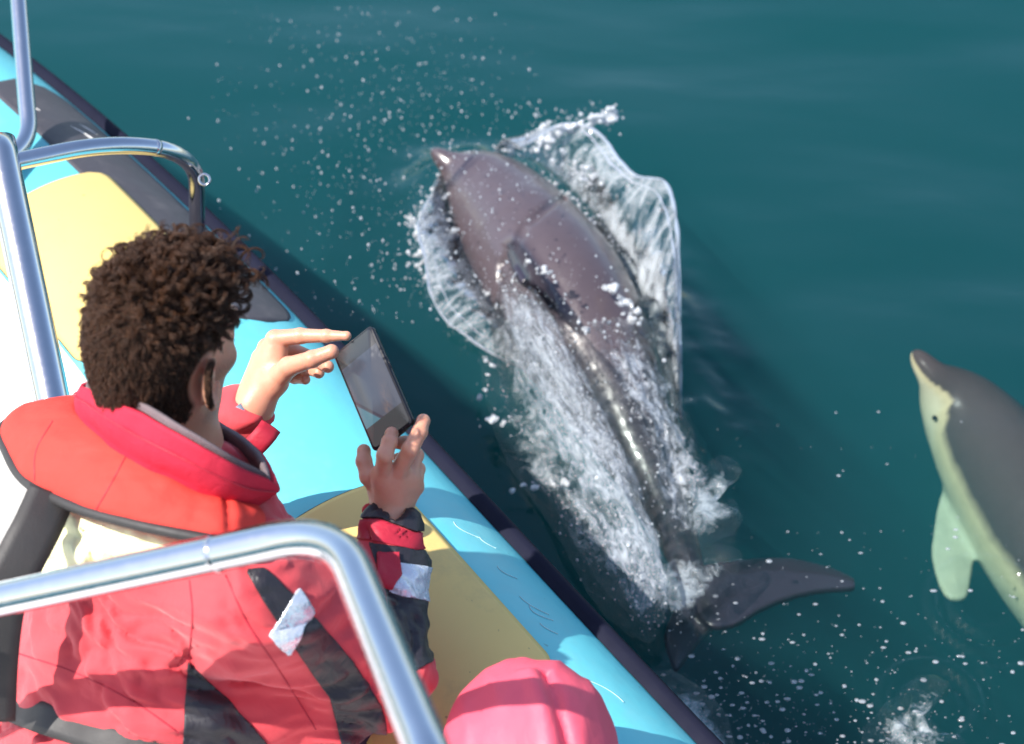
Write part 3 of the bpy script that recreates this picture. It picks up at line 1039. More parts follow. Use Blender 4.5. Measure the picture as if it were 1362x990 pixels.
# frothy lumps: many beads of water run together
def froth(name, groups, h=.0045, label=''):
    pts, rad = [], []
    for (path, n_, wx, wz, r0, r1) in groups:
        C = spline(np.array([Zp(*q) for q in path]), 200)
        k_ = rng.integers(0, 200, n_)
        p_ = C[k_] + rng.normal(0, 1, (n_, 3)) * [wx, wx, wz]
        pts.append(p_)
        rad.append(r0 + (r1 - r0) * rng.random(n_) ** 3)
    pts, rad = np.vstack(pts), np.concatenate(rad)
    F_ = Field(pts.min(0) - .04, pts.max(0) + .04, h)
    for p_, r_ in zip(pts, rad):
        F_.ell(p_, (r_, r_, r_ * .8), None, .006)
    V, Fq = F_.mesh()
    V = V + vnormals(V, Fq) * (fbm(V * 90, 2, 3) * .0022)[:, None]
    return tag(obj(name, V, Fq, M_LUMP), label, 'splash', None, 'stuff')
froth('froth', [
    ([(590, 255, .06), (572, 290, .07), (566, 330, .06), (585, 375, .04)], 330, .022, .020, .002, .009),
    ([(545, 300, .06), (575, 300, .06), (610, 330, .04)], 130, .016, .016, .003, .010),
    ([(640, 372, .03), (668, 430, .02), (690, 478, .02)], 90, .018, .014, .003, .009)], label='white froth churned up against the dolphin\'s left cheek')
froth('froth', [
    ([(712, 196, .16), (745, 176, .19), (790, 160, .21), (818, 152, .22)], 190, .009, .010, .003, .010),
    ([(660, 198, .12), (700, 190, .15), (730, 162, .18)], 80, .010, .012, .003, .008),
    ([(740, 210, .14), (780, 235, .12), (800, 275, .09)], 150, .022, .02, .002, .008),
    ([(730, 240, .09), (775, 290, .08), (815, 350, .06), (842, 400, .05)], 150, .010, .014, .002, .008),
    ([(800, 370, .16), (832, 405, .14), (850, 430, .10)], 70, .012, .012, .003, .010)], label='white froth fringing the sheet of water over the dolphin\'s right shoulder')
froth('froth', [
    ([(672, 356, .25), (700, 400, .225), (735, 470, .185), (770, 545, .14)], 120, .016, .010, .002, .006),
    ([(705, 470, .10), (760, 570, .09), (812, 660, .07), (850, 745, .035), (876, 830, .02)], 200, .011, .008, .0015, .006),
    ([(700, 345, .235), (735, 372, .22), (768, 425, .20), (780, 438, .19)], 70, .008, .006, .002, .006),
    ([(770, 440, .19), (830, 435, .17), (870, 470, .10)], 70, .022, .008, .002, .006),
    ([(800, 500, .15), (850, 560, .10), (880, 620, .06)], 90, .030, .008, .002, .005),
    ([(660, 440, .03), (640, 545, .012), (690, 560, .012)], 60, .010, .004, .002, .007),
    ([(672, 655, .008), (720, 645, .01), (770, 640, .012)], 60, .008, .004, .002, .006)], label='bead-like white froth along the crest of the dolphin\'s wake')

# foam and bubbles lying on the water
def slick(name, pts, mat, label, seed=1, n=60, m=40):
    c = np.mean([Zp(a, b, 0) for a, b in pts], 0)
    rim = spline(np.array([Zp(a, b, 0) for a, b in pts + pts[:1]]), n)
    t_ = np.linspace(0.02, 1, m)[None, :, None]
    V = (c + (rim[:, None] - c) * t_).reshape(-1, 3)
    V[:, 2] = wave(V[:, 0], V[:, 1]) + .006 + .004 * fbm(V * 30, 2, seed)
    e = np.broadcast_to(t_[..., 0] ** 2.5, (n, m)).ravel()
    return tag(obj(name, V, grid_faces(n, m), mat, None, True, {'flow': V, 'edge': e}), label, 'foam', None, 'stuff')
slick('foam_patch', [(905, 650), (960, 618), (985, 640), (950, 668), (985, 690), (975, 712), (930, 730), (900, 700)], M_LACE, 'swirl of pale foam beside the dolphin\'s narrow tail stock')
slick('foam_patch', [(850, 740), (920, 728), (985, 735), (970, 770), (930, 800), (880, 812), (858, 790)], M_LACE, 'milky foam drifting over the base of the tail fluke', 2)
slick('foam_patch', [(640, 420), (700, 470), (760, 600), (850, 760), (870, 840), (800, 800), (740, 700), (670, 600), (640, 500)], M_THIN, 'thin lace of foam between the dolphin and the boat', 3, 90, 60)
slick('foam_patch', [(862, 880), (905, 885), (960, 930), (985, 1000), (990, 1060), (940, 1040), (900, 960)], M_LACE, 'foam washing along the dark rubbing strake of the boat', 4)
slick('foam_patch', [(1150, 960), (1195, 915), (1235, 890), (1262, 905), (1240, 950), (1290, 985), (1230, 1030), (1150, 1020)], M_THIN, 'torn ring of foam around a spreading ripple', 5)

def scatter(n_, x0, x1, y0, y1, fx, r0, r1, z0=.0, z1=.0):
    P_, r_ = [], []
    while len(P_) < n_:
        a, b = random.uniform(x0, x1), random.uniform(y0, y1)
        if random.random() > fx(a, b):
            continue
        z = random.uniform(z0, z1)
        P_.append(Zp(a, b, z))
        r_.append(r0 + (r1 - r0) * random.random() ** 4)
    return np.array(P_), np.array(r_)
# spray thrown ahead of the dolphin
def dens(a, b):
    dx, dy = (a - 575) / 150, (b - 265) / 150
    near = math.exp(-(dx * dx + dy * dy) * .9)
    up_ = math.exp(-(((a - 480) / 120) ** 2 + ((b - 110) / 100) ** 2))
    return min(1, near + .55 * up_ + .04)
pa, ra = scatter(1300, 240, 720, 10, 430, dens, .0008, .0036, .03, .42)
pb, rb = scatter(120, 600, 780, 190, 430, lambda a, b: 1.0 if (b - 205) > (a - 700) * .9 else 0.0, .0008, .0032, .17, .30)
pc, rc = scatter(140, 620, 900, 130, 260, lambda a, b: math.exp(-((a - 745) / 60) ** 2), .0012, .0042, .10, .32)
pe, re_ = scatter(120, 640, 900, 330, 560, lambda a, b: math.exp(-((a - 760) / 70) ** 2), .0008, .0034, .16, .30)
# fine beads torn off the wake, the sheets' rims and the froth
def along(path, n_, w, wz, r0, r1):
    C = spline(np.array([Zp(*q) for q in path]), 300)
    p_ = C[rng.integers(0, 300, n_)] + rng.normal(0, 1, (n_, 3)) * [w, w, wz]
    return p_, r0 + (r1 - r0) * rng.random(n_) ** 5
fine_ = [along([(672, 358, .25), (712, 440, .22), (757, 530, .17), (800, 615, .12), (838, 700, .08), (877, 834, .03)], 900, .035, .012, .0006, .0028),
         along([(650, 430, .08), (690, 560, .04), (760, 690, .03), (860, 830, .02)], 420, .030, .010, .0006, .0026),
         along([(574, 258, .12), (552, 300, .13), (566, 350, .11), (576, 398, .08), (610, 440, .05), (690, 492, .02)], 420, .014, .014, .0006, .0026),
         along([(690, 198, .17), (752, 166, .20), (812, 155, .22)], 220, .014, .014, .0006, .0028),
         along([(720, 205, .13), (775, 262, .12), (825, 340, .09), (850, 420, .08)], 380, .016, .016, .0006, .0026),
         along([(800, 430, .18), (850, 520, .13), (890, 610, .07), (930, 690, .03)], 420, .035, .010, .0006, .0026)]
P_ = np.vstack([pa, pb, pc, pe] + [q[0] for q in fine_])
r_ = np.concatenate([ra, rb, rc, re_] + [q[1] for q in fine_])
tag(obj('spray', *drops(P_, r_, np.stack([np.ones(len(P_)), 1 + .4 * rng.random(len(P_)), 1 + .5 * rng.random(len(P_))], -1)), M_BEAD),
    'fine spray of droplets flying ahead of the surfacing dolphin', 'spray', None, 'stuff')
# bubbles on the surface astern
def dens2(a, b):
    if (b - 985) > (a - 935) * 1.07:
        return 0
    return min(1, .03 + .9 * math.exp(-((a - 1010) / 150) ** 2 - ((b - 930) / 90) ** 2) + .8 * math.exp(-((a - 1215) / 75) ** 2 - ((b - 960) / 55) ** 2) + .12 * (b > 700))
pf, rf = scatter(760, 880, 1400, 560, 1020, dens2, .0007, .0044)
pf[:, 2] = wave(pf[:, 0], pf[:, 1]) + .002
sq = np.stack([1.1 + .9 * rng.random(len(pf)), .8 + .5 * rng.random(len(pf)), np.full(len(pf), .45)], -1)
tag(obj('bubbles', *drops(pf, rf, sq), M_BUBBLE), 'scattered white bubbles floating on the dark water astern', 'foam', None, 'stuff')

# ------------------------------------------------------------------ the man filming
UP = np.array([0, 0, 1.0])
man = empty('person', (pel[0], pel[1], .53))
tag(man, 'person with dark curly hair in red jacket and life jacket filming with phone', 'person')
def child(o, par):
    """second-level part: the parent mesh sits at the person's origin already"""
    o.parent = par
    o.matrix_parent_inverse = Matrix.Identity(4)
    return o
# joints
S_L, S_R = U(122, 612, 2.37), U(338, 792, 2.17)
NB = U(222, 600, 2.25)
E_R, W_R = U(508, 905, 2.32), U(521, 676, 2.425)
E_L, W_L = np.array([-.60, 1.82, .86]), U(337, 541, 2.54)
HC = U(218, 442, 2.14)
yaw, pit = math.radians(56), math.radians(20)
f0 = np.array([math.cos(yaw), math.sin(yaw), 0])
HR = np.array([math.sin(yaw), -math.cos(yaw), 0])
HF = f0 * math.cos(pit) - UP * math.sin(pit)
HU = f0 * math.sin(pit) + UP * math.cos(pit)
HM = np.stack([HF, HR, HU])
def hp(f, r, u):
    return HC + f * HF + r * HR + u * HU

# head and neck
Fh = Field(HC - .27, HC + .20, .0025)
Fh.ell(hp(-.012, 0, .018), (.100, .079, .092), HM, .02)
Fh.ell(hp(-.03, 0, -.01), (.078, .074, .082), HM, .02)
Fh.ell(hp(.048, 0, -.045), (.056, .060, .078), HM, .03)
Fh.cone(hp(-.005, .048, -.075), hp(.070, .022, -.108), .024, .020, .03)
Fh.cone(hp(-.005, -.048, -.075), hp(.070, -.022, -.108), .024, .020, .03)
Fh.cone(hp(.070, 0, -.108), hp(.080, 0, -.112), .022, .018, .02)
Fh.cone(hp(.092, -.03, .012), hp(.092, .03, .012), .013, .013, .02)
Fh.cone(hp(.100, 0, .000), hp(.124, 0, -.036), .008, .011, .012)
Fh.cone(hp(.112, -.013, -.040), hp(.112, .013, -.040), .008, .008, .008)
Fh.cone(hp(.101, -.018, -.068), hp(.101, .018, -.068), .007, .007, .008)
Fh.cone(hp(.099, -.016, -.078), hp(.099, .016, -.078), .008, .008, .008)
for s_ in (-1, 1):
    Fh.ell(hp(.083, .032 * s_, -.012), (.013, .014, .011), HM, .006)
    Fh.ell(hp(.060, .050 * s_, -.035), (.024, .014, .016), HM, .02)
    # ear: tilted shell with a raised rim and a hollow
    ec = hp(-.006, .087 * s_, -.036)
    e_up = nrm(HU * .96 - HF * .25)
    e_out = nrm(HR * s_ + HF * .50)
    e_f = nrm(np.cross(e_up, e_out)) * 1.0
    EM = np.stack([e_f, e_out, e_up])
    Fh.ell(ec, (.0195, .0070, .034), EM, .008)
    a = np.linspace(-.4, 4.3, 15)
    for a0, a1 in zip(a[:-1], a[1:]):
        q = [ec + e_out * .006 + (-np.sign(e_f @ HF)) * e_f * .020 * math.sin(w) + e_up * .034 * math.cos(w) for w in (a0, a1)]
        Fh.cone(q[0], q[1], .0046, .0046, .004)
    Fh.cone(ec - e_up * .031 + e_f * np.sign(e_f @ HF) * .004, ec - e_up * .038 + e_f * np.sign(e_f @ HF) * .006, .007, .006, .006)
    Fh.ell(ec + e_out * .011 + e_f * np.sign(e_f @ HF) * .003 - e_up * .002, (.009, .008, .016), EM, .005, True)
Fh.cone(hp(-.030, 0, -.055), NB, .058, .064, .03)
Fh.cone(hp(-.02, 0, -.07), NB + f0 * .02, .052, .060, .03)
Vh, Qh = Fh.mesh()
q = (Vh - HC) @ HM.T
hairline = np.where(q[:, 0] > .03, .052 + .25 * np.maximum(q[:, 0] - .03, 0), -.10 + .0 * q[:, 0])
side_ = (q[:, 0] > -.02) & (q[:, 0] <= .045)
hairline = np.where(side_, -.10 + (q[:, 0] + .02) * 2.35, hairline)
scalp = np.clip((q[:, 2] - hairline) / .022, 0, 1)
ear_m = np.linalg.norm((q - [-.002, .085, -.036]) / [.030, .020, .042], axis=1)
ear_m2 = np.linalg.norm((q - [-.002, -.085, -.036]) / [.030, .020, .042], axis=1)
scalp *= np.clip((np.minimum(ear_m, ear_m2) - .9) / .2, 0, 1)
stub = np.clip((-.018 - q[:, 2]) / .02, 0, 1) * np.clip((q[:, 0] - .004) / .02, 0, 1) * np.clip((q[:, 2] + .125) / .02, 0, 1)
stub = np.maximum(stub, np.clip((-.07 - q[:, 2]) / .02, 0, 1) * np.clip((q[:, 2] + .135) / .03, 0, 1) * .5)
stub *= np.clip((np.minimum(ear_m, ear_m2) - .9) / .2, 0, 1)

# hands: every finger its own chain
def hand(wrist, palm, fingers, elbow, sleeve_r):
    pts = [wrist] + [p for f in fingers for p, _ in f]
    lo, hi = np.min(pts, 0) - .05, np.max(pts, 0) + .05
    F_ = Field(lo, hi, .0017)
    for a, b, ra, rb in palm:
        F_.cone(a, b, ra * 1.13, rb * 1.13, .014)
    for f in fingers:
        for (a, ra), (b, rb) in zip(f[:-1], f[1:]):
            F_.cone(a, b, ra * 1.2, rb * 1.2, .0035)
            F_.ell(b, (rb * 1.25,) * 3, None, .002)
    back = elbow - wrist
    F_.cone(wrist, wrist + nrm(back) * .10, .025, .030, .01)
    return F_.mesh()
def chain(*j):
    return [(U(a, b, d), r) for a, b, d, r in j]
fr_ = [chain((505, 652, 2.415, .0125), (490, 634, 2.405, .0105), (484, 614, 2.412, .0095), (484, 600, 2.42, .0080)),
       chain((509, 630, 2.385, .0105), (512, 606, 2.355, .0098), (518, 588, 2.362, .0090), (521, 577, 2.380, .0078)),
       chain((531, 625, 2.385, .0108), (546, 598, 2.365, .0100), (558, 575, 2.368, .0092), (563, 560, 2.378, .0080)),
       chain((545, 633, 2.405, .0102), (553, 606, 2.425, .0095), (540, 590, 2.452, .0088), (524, 588, 2.452, .0078)),
       chain((553, 648, 2.425, .0092), (556, 624, 2.452, .0085), (542, 612, 2.470, .0078), (530, 610, 2.468, .0068))]
wr = W_R
pr_ = [(wr, U(509, 632, 2.39), .022, .0135), (wr, U(530, 627, 2.39), .022, .0135), (wr, U(544, 634, 2.408), .021, .0130), (wr, U(552, 649, 2.427), .020, .0115),
       (wr, U(503, 652, 2.418), .020, .0140), (U(508, 634, 2.395), U(548, 640, 2.415), .0130, .0125)]
Vr_, Qr_ = hand(wr, pr_, fr_, E_R, .03)
fl_ = [chain((362, 512, 2.525, .0155), (384, 488, 2.492, .0125), (415, 478, 2.462, .0105), (441, 468, 2.458, .0088)),
       chain((366, 451, 2.520, .0115), (399, 447, 2.512, .0098), (434, 447, 2.500, .0080), (461, 447, 2.490, .0056)),
       chain((355, 462, 2.545, .0112), (389, 466, 2.560, .0098), (418, 478, 2.545, .0088), (436, 488, 2.520, .0075)),
       chain((346, 476, 2.560, .0105), (380, 482, 2.582, .0092), (408, 490, 2.570, .0082), (424, 496, 2.545, .0070)),
       chain((342, 492, 2.570, .0095), (370, 498, 2.595, .0082), (392, 503, 2.590, .0074), (406, 505, 2.570, .0062))]
wl = W_L
pl_ = [(wl, U(366, 452, 2.522), .023, .0135), (wl, U(355, 463, 2.546), .023, .0130), (wl, U(347, 477, 2.56), .022, .0125), (wl, U(343, 493, 2.57), .021, .0115),
       (wl, U(366, 508, 2.520), .022, .0170), (U(366, 508, 2.520), U(372, 466, 2.522), .0150, .0110)]
Vl_, Ql_ = hand(wl, pl_, fl_, E_L, .03)
# trunk and limbs under the clothes
Fb_ = Field(np.minimum(S_L, pel) - .35, np.maximum(S_R, E_R) + [.35, .85, .3], .009)
Fb_.cone(S_L, S_R, .055, .055, .05)
Fb_.cone((S_L + S_R) / 2, pel, .105, .12, .06, flat=r_b, fs=1.25)
Fb_.cone(NB, (S_L + S_R) / 2, .058, .07, .05)
Fb_.cone(S_R, E_R, .045, .036, .03)
Fb_.cone(E_R, W_R, .036, .024, .02)
Fb_.cone(S_L, E_L, .045, .036, .03)
Fb_.cone(E_L, W_L, .036, .024, .02)
Vb_, Qb_ = Fb_.mesh()
Vm, Qm = join([(Vh, Qh), (Vr_, Qr_), (Vl_, Ql_), (Vb_, Qb_)])
zz = np.zeros(len(Vm) - len(Vh))
body = obj('body', Vm, Qm, M_SKIN, man, True, {'scalp': np.concatenate([scalp, zz]), 'stubble': np.concatenate([stub, zz])})
nail = lambda a, b, d, ax: (U(a, b, d), ax)
for (tip, prev, nn_) in [(fr_[1][-1][0], fr_[1][-2][0], None), (fr_[2][-1][0], fr_[2][-2][0], None), (fl_[0][-1][0], fl_[0][-2][0], None)]:
    ax = nrm(tip - prev)
    tc = nrm(np.array([0, 0, CAM_H]) - tip + np.array([0, 0, .3]))
    nv = nrm(tc - ax * (tc @ ax))
    c_ = tip + nv * .0078 - ax * .001
    sdv = np.cross(ax, nv)
    vv, ff = ICO
    nl = obj('finger_nail', c_ + vv[:, :1] * ax * .0062 + vv[:, 1:2] * sdv * .0050 + vv[:, 2:] * nv * .0018, ff, M_NAIL, body)
    child(nl, body)

# hair: curls on top, short sides and nape
bh = BVHTree.FromPolygons([tuple(v) for v in Vh], [tuple(f) for f in Qh])
cand = np.where((scalp > .35) & (np.minimum(ear_m, ear_m2) > 1.25))[0]
Nh = vnormals(Vh, Qh)
whorl = hp(-.078, .012, .062)
def curls():
    out, rad_ = [], []
    sel = rng.choice(cand, 6000, replace=False)
    cl = rng.choice(cand, 1000, replace=False)
    qc = (Vh[cl] - HC) @ HM.T
    guides = []
    K = 15
    u = np.linspace(0, 1, K)
    for i, c in enumerate(cl):
        p0, n0 = Vh[c], Nh[c]
        top_ = np.clip((qc[i, 2] + .0) / .07, 0, 1) * np.clip((qc[i, 0] + .12) / .07, .35, 1)          # 0 at the nape, 1 on the crown
        front = np.clip((qc[i, 0] + .02) / .09, 0, 1)
        L = (.010 + .020 * top_ + .036 * top_ * front) * (.75 + .5 * rng.random())
        cd = p0 - whorl
        cd = cd - n0 * (cd @ n0)
        cd = nrm(cd + rng.normal(0, .022, 3))
        low = np.clip(-(qc[i, 2] + .01) / .05, 0, 1)
        cd = nrm(cd * (1 - low) + (-HU) * low * 1.2 - n0 * (-HU @ n0) * low)
        bd = np.cross(n0, cd)
        rc_ = (.0014 + .0036 * top_ + .0042 * top_ * front) * (0.7 + .6 * rng.random())
        turns = (.40 + 1.05 * top_) * (0.8 + .5 * rng.random())
        ph = rng.random() * 6.28
        sg = 1 if rng.random() > .5 else -1
        ang = ph + sg * 2 * math.pi * turns * u
        env = np.minimum(u * 3, 1) * rc_
        lift = (.16 + .22 * top_ + .24 * top_ * front) * L
        g = (p0 + n0 * (lift * np.sin(u * 1.9) / .95)[:, None] + cd * (L * .75 * u ** 1.15)[:, None]
             + n0 * (env * (np.cos(ang) - math.cos(ph) * (1 - u)))[:, None] * .9 + bd * (env * np.sin(ang))[:, None])
        guides.append(g)
    guides = np.array(guides)
    tree_p = Vh[cl]
    for c in sel:
        p0, n0 = Vh[c], Nh[c]
        dd = np.linalg.norm(tree_p - p0, axis=1)
        j = int(dd.argmin())
        if rng.random() < .12:
            j = int(np.argsort(dd)[1])
        g = guides[j]
        nst = 4
        for k in range(nst):
            off = (p0 - tree_p[j]) + rng.normal(0, .0009, 3)
            w = (1 - .45 * np.minimum(u * 1.6, 1))[:, None]
            ln = .80 + .3 * rng.random()
            gi = np.stack([np.interp(u * min(ln, 1), u, g[:, a]) for a in range(3)], -1)
            st = gi + off * w + rng.normal(0, .0013, 3) * u[:, None] + rng.normal(0, .00022, (K, 3)) * u[:, None]
            st[0] = p0 - n0 * .001 + rng.normal(0, .0012, 3)
            out.append(st)
            rad_.append(np.linspace(.00028, .00011, K))
    return np.array(out), np.array(rad_)
HS, HRd = curls()
hcv = bpy.data.hair_curves.new('hair')
hcv.add_curves([HS.shape[1]] * HS.shape[0])
hcv.attributes['position'].data.foreach_set('vector', HS.reshape(-1, 3).astype(np.float32).ravel())
ra_ = hcv.attributes.get('radius') or hcv.attributes.new('radius', 'FLOAT', 'POINT')
ra_.data.foreach_set('value', HRd.ravel().astype(np.float32))
hcv.materials.append(M_HAIR)
hair = bpy.data.objects.new('hair', hcv)
COL.objects.link(hair)
hair.parent = man
hair.matrix_parent_inverse = Matrix.Translation(-Vector(man.location))

# jacket: one loose shell over trunk and sleeves, with folds
mid = (S_L + S_R) / 2
Fj = Field(np.minimum(S_L, pel) - [.30, .35, .22], np.maximum(S_R, E_R) + [.20, .75, .16], .0045)
Fj.cone(S_L, S_R, .068, .086, .07)
Fj.cone((mid + pel) / 2 + r_b * .10, E_R - UP * .0, .10, .06, .06)
Fj.cone(mid + [0, 0, -.03], pel + [0, 0, .02], .135, .150, .07, flat=r_b, fs=1.42)
Fj.cone(NB + [0, 0, -.06], mid, .085, .11, .07)
Fj.cone(S_R, E_R, .082, .066, .05)
Fj.cone(E_R, W_R - nrm(W_R - E_R) * .038, .064, .043, .03)
Fj.cone(S_L, E_L, .082, .066, .05)
Fj.cone(E_L, W_L - nrm(W_L - E_L) * .035, .064, .044, .03)
Fj.cone(W_R - nrm(W_R - E_R) * .045, W_R + nrm(W_R - E_R) * .06, .034, .036, .004, cut=True)
Fj.cone(W_L - nrm(W_L - E_L) * .055, W_L + nrm(W_L - E_L) * .06, .034, .036, .004, cut=True)
band = np.argwhere(np.abs(Fj.phi) < .05)
pw = Fj.lo + band * Fj.h
w1 = fbm(pw * 7.0, 2, 21)
w2 = fbm(np.stack([(pw @ r_b) * 9 + w1, pw[:, 2] * 22 + (pw @ f_b) * 9 + 1.5 * w1, (pw @ f_b) * 6], -1), 3, 22)
Fj.phi[tuple(band.T)] += (w1 * .010 + (.5 - np.abs(w2)) * .019).astype(np.float32)
Vj, Qj = Fj.mesh()
jk = obj('jacket', Vj, Qj, M_RED, man)
Nj = vnormals(Vj, Qj)
jx, jy, jd = proj(Vj)
face_cam = (Nj * nrm(np.array([0, 0, CAM_H]) - Vj)).sum(1)
bj = BVHTree.FromPolygons([tuple(v) for v in Vj], [tuple(f) for f in Qj])
def hit(a, b):
    """distance along the optical axis to the jacket at a photograph position"""
    dr = U(a, b, 1.0) - np.array([0, 0, CAM_H])
    loc, nor, i, ds = bj.ray_cast(Vector((0, 0, CAM_H)), Vector(nrm(dr)))
    return None if loc is None else (np.array(loc), np.array(nor))
def panel(name, poly, mat, off=.0012, thick=.0018, dmin=0, dmax=9, bulge=0.0, par=jk):
    pd_ = poly_in(np.stack([jx, jy], -1), poly)
    ok = np.minimum(pd_, np.where(face_cam > -.15, 99, -9))
    ok = np.where((jd > dmin) & (jd < dmax), ok, -9)
    V, Fq = clip_piece(Vj, Qj, ok, off, thick)
    if bulge:
        px_, py_, _ = proj(V)
        e = np.clip(poly_in(np.stack([px_, py_], -1), poly) / 22, 0, 1)
        kk = len(V) // 2
        nn2 = nrm(np.array([0, 0, CAM_H]) - V)
        V[:kk] += nn2[:kk] * (e[:kk] ** .5 * bulge * (1 + .5 * fbm(V[:kk] * 30, 2, 8)))[:, None]
    return child(obj(name, V, Fq, mat, man), jk)
panel('hood_pack', [(52, 655), (120, 668), (300, 700), (292, 722), (236, 744), (150, 757), (48, 768), (38, 740)], M_HIVIS, bulge=.016)
panel('black_panel', [(250, 880), (300, 928), (352, 985), (420, 1070), (232, 1080), (243, 990)], M_BLACK)
panel('sleeve_stripe', [(326, 758), (352, 756), (398, 800), (432, 838), (470, 880), (508, 940), (530, 1060), (470, 1060), (440, 930), (392, 862), (350, 800)], M_BLACK)
panel('reflective_patch', [(396, 782), (417, 812), (384, 872), (357, 846)], M_SILVER, .0032, .0015)
panel('cuff', [(455, 640), (575, 640), (575, 705), (552, 708), (505, 690), (462, 690)], M_BLACK, .001, .004)
panel('cuff_band', [(462, 692), (505, 692), (552, 710), (575, 706), (575, 730), (552, 732), (500, 720), (462, 716)], M_DKRED, .001, .002)
panel('forearm_panel', [(490, 722), (575, 734), (575, 880), (540, 900), (528, 860), (514, 790)], M_BLACK, .001, .0016)
panel('reflective_band', [(520, 748), (575, 756), (575, 802), (556, 798), (518, 788)], M_SILVER, .0030, .0016)
panel('cuff_tab', [(500, 736), (530, 738), (532, 770), (522, 783), (500, 780)], M_DKRED, .0052, .003)

# stand-up collar with fleece lining
cT = [(112, 514, 2.22), (140, 524, 2.13), (185, 547, 2.075), (230, 572, 2.045), (275, 597, 2.04), (320, 622, 2.065), (350, 634, 2.115), (362, 641, 2.165), (345, 606, 2.25), (290, 566, 2.31), (220, 528, 2.345), (150, 508, 2.325)]
cB = [(105, 548, 2.25), (132, 572, 2.165), (178, 602, 2.11), (226, 628, 2.085), (270, 650, 2.085), (308, 666, 2.105), (333, 667, 2.145), (356, 656, 2.19), (335, 650, 2.28), (285, 620, 2.34), (215, 580, 2.37), (138, 552, 2.345)]
def ring_pts(c, n=110):
    P = np.array([U(*q) for q in c])
    P = np.vstack([P[-2:], P, P[:3]])
    S_ = spline(P, (len(P) - 1) * 40 + 1)
    s0, s1 = 2 * 40, (2 + len(c)) * 40
    return S_[np.linspace(s0, s1, n, endpoint=False).astype(int)]
ct, cb_ = ring_pts(cT), ring_pts(cB)
cen = (ct.mean(0) + cb_.mean(0)) / 2
def collar(name, o0, o1, t0, t1, mat, m=16, wr=.0025, seed=1):
    rows = []
    for s_, off in ((np.linspace(t0, t1, m), o1), (np.linspace(t1, t0, m), o0)):
        for k, u in enumerate(s_):
            p = cb_ * (1 - u) + ct * u
            out = nrm((p - cen) * [1, 1, .3])
            bul = .006 * math.sin(max(min(u, 1), 0) * math.pi)
            p = p + out * (off + bul)
            p = p + out * (fbm(p * 24, 3, seed) * wr)[:, None]
            rows.append(p)
    V = np.array(rows)
    k_, n_ = V.shape[:2]
    return obj(name, V.reshape(-1, 3), grid_faces(k_, n_, True, True)[:, ::-1], mat, man)
co_ = child(collar('collar', -.002, .007, -.25, 1.0, M_COLLAR), jk)
child(collar('collar_lining', -.011, -.003, -.2, 1.16, M_FLEECE, wr=.0015, seed=3), jk)
sm = cb_ * .42 + ct * .58
sm = sm + nrm((sm - cen) * [1, 1, .3]) * .0135
child(obj('collar_seam', *sweep(sm, .0013, 8, closed=True), M_DKRED, man), jk)

# inflatable life jacket lying round the neck
li = [(118, 532, 2.33), (106, 548, 2.26), (128, 570, 2.19), (155, 590, 2.15), (188, 610, 2.12), (226, 632, 2.105), (268, 654, 2.10), (300, 666, 2.115), (318, 670, 2.14), (334, 672, 2.20)]
lo_ = [(62, 541, 2.40), (6, 570, 2.33), (12, 604, 2.265), (38, 643, 2.20), (98, 675, 2.125), (172, 697, 2.075), (248, 714, 2.05), (305, 724, 2.055), (338, 730, 2.10), (346, 712, 2.19)]
n_, m_ = 120, 30
Li, Lo = spline(np.array([U(*q) for q in li]), n_), spline(np.array([U(*q) for q in lo_]), n_)
t_ = np.linspace(0, 1, m_)[None, :, None]
base_ = Li[:, None] * (1 - t_) + Lo[:, None] * t_
gn = vnormals(base_.reshape(-1, 3), grid_faces(n_, m_)).reshape(n_, m_, 3)
if (gn.mean((0, 1)) @ (np.array([0, 0, CAM_H]) - base_.mean((0, 1)))) < 0:
    gn = -gn
prof_ = np.sqrt(np.clip(np.sin(np.clip(t_ * 1.02, 0, 1) * math.pi), 0, 1))
endp = np.sqrt(np.clip(np.sin(np.linspace(0.02, .98, n_) * math.pi) * 3, 0, 1))[:, None, None]
fold = fbm(np.stack([np.linspace(0, 12, n_)[:, None] + 0 * t_[..., 0], 2.2 * t_[..., 0] + np.zeros((n_, 1)), np.zeros((n_, m_))], -1).reshape(-1, 3), 3, 31).reshape(n_, m_, 1)
crease = -np.exp(-((np.linspace(0, 1, n_)[:, None, None] - .74 - .03 * t_) / .012) ** 2) * .006 - np.exp(-((np.linspace(0, 1, n_)[:, None, None] - .44) / .006) ** 2) * .002
tp = base_ + gn * (.004 + endp * prof_ * (.018 + .004 * fold) + fold * .002 * t_ + crease * prof_)
bt = base_ - gn * (.012 * prof_ + .003)
V, Fq = shell(tp, bt, n_, m_)
V_lj, F_lj = V, Fq
lj = obj('life_jacket', V, Fq, M_LIFE, man)
child(obj('trim', *sweep(Lo + gn[:, -1] * .003, .0075, 14), M_WEB, man), lj)
child(obj('inner_trim', *sweep(Li + gn[:, 0] * .003, .0040, 10), M_DKRED, man), lj)
def strap(name, pts, hw, mat=M_WEB, n=60, th=.0022, par=lj):
    """flat webbing: pts are 3-D, hw half width"""
    P = spline(np.array(pts), n)
    T = nrm(np.gradient(P, axis=0))
    vw = nrm(np.array([0, 0, CAM_H]) - P)
    sd2 = nrm(np.cross(T, vw))
    nv = np.cross(sd2, T)
    w = np.linspace(-1, 1, 5)[None, :, None]
    G = P[:, None] + sd2[:, None] * w * hw - nv[:, None] * (w * w) * .002
    V, Fq = shell(G + nv[:, None] * th, G - nv[:, None] * th, n, 5)
    return child(obj(name, V, Fq, mat, man), par)
strap('back_strap', [U(70, 655, 2.15), U(50, 700, 2.125), U(25, 748, 2.11), U(2, 800, 2.11), U(-8, 870, 2.13), U(-12, 960, 2.17)], .031)
wp = []
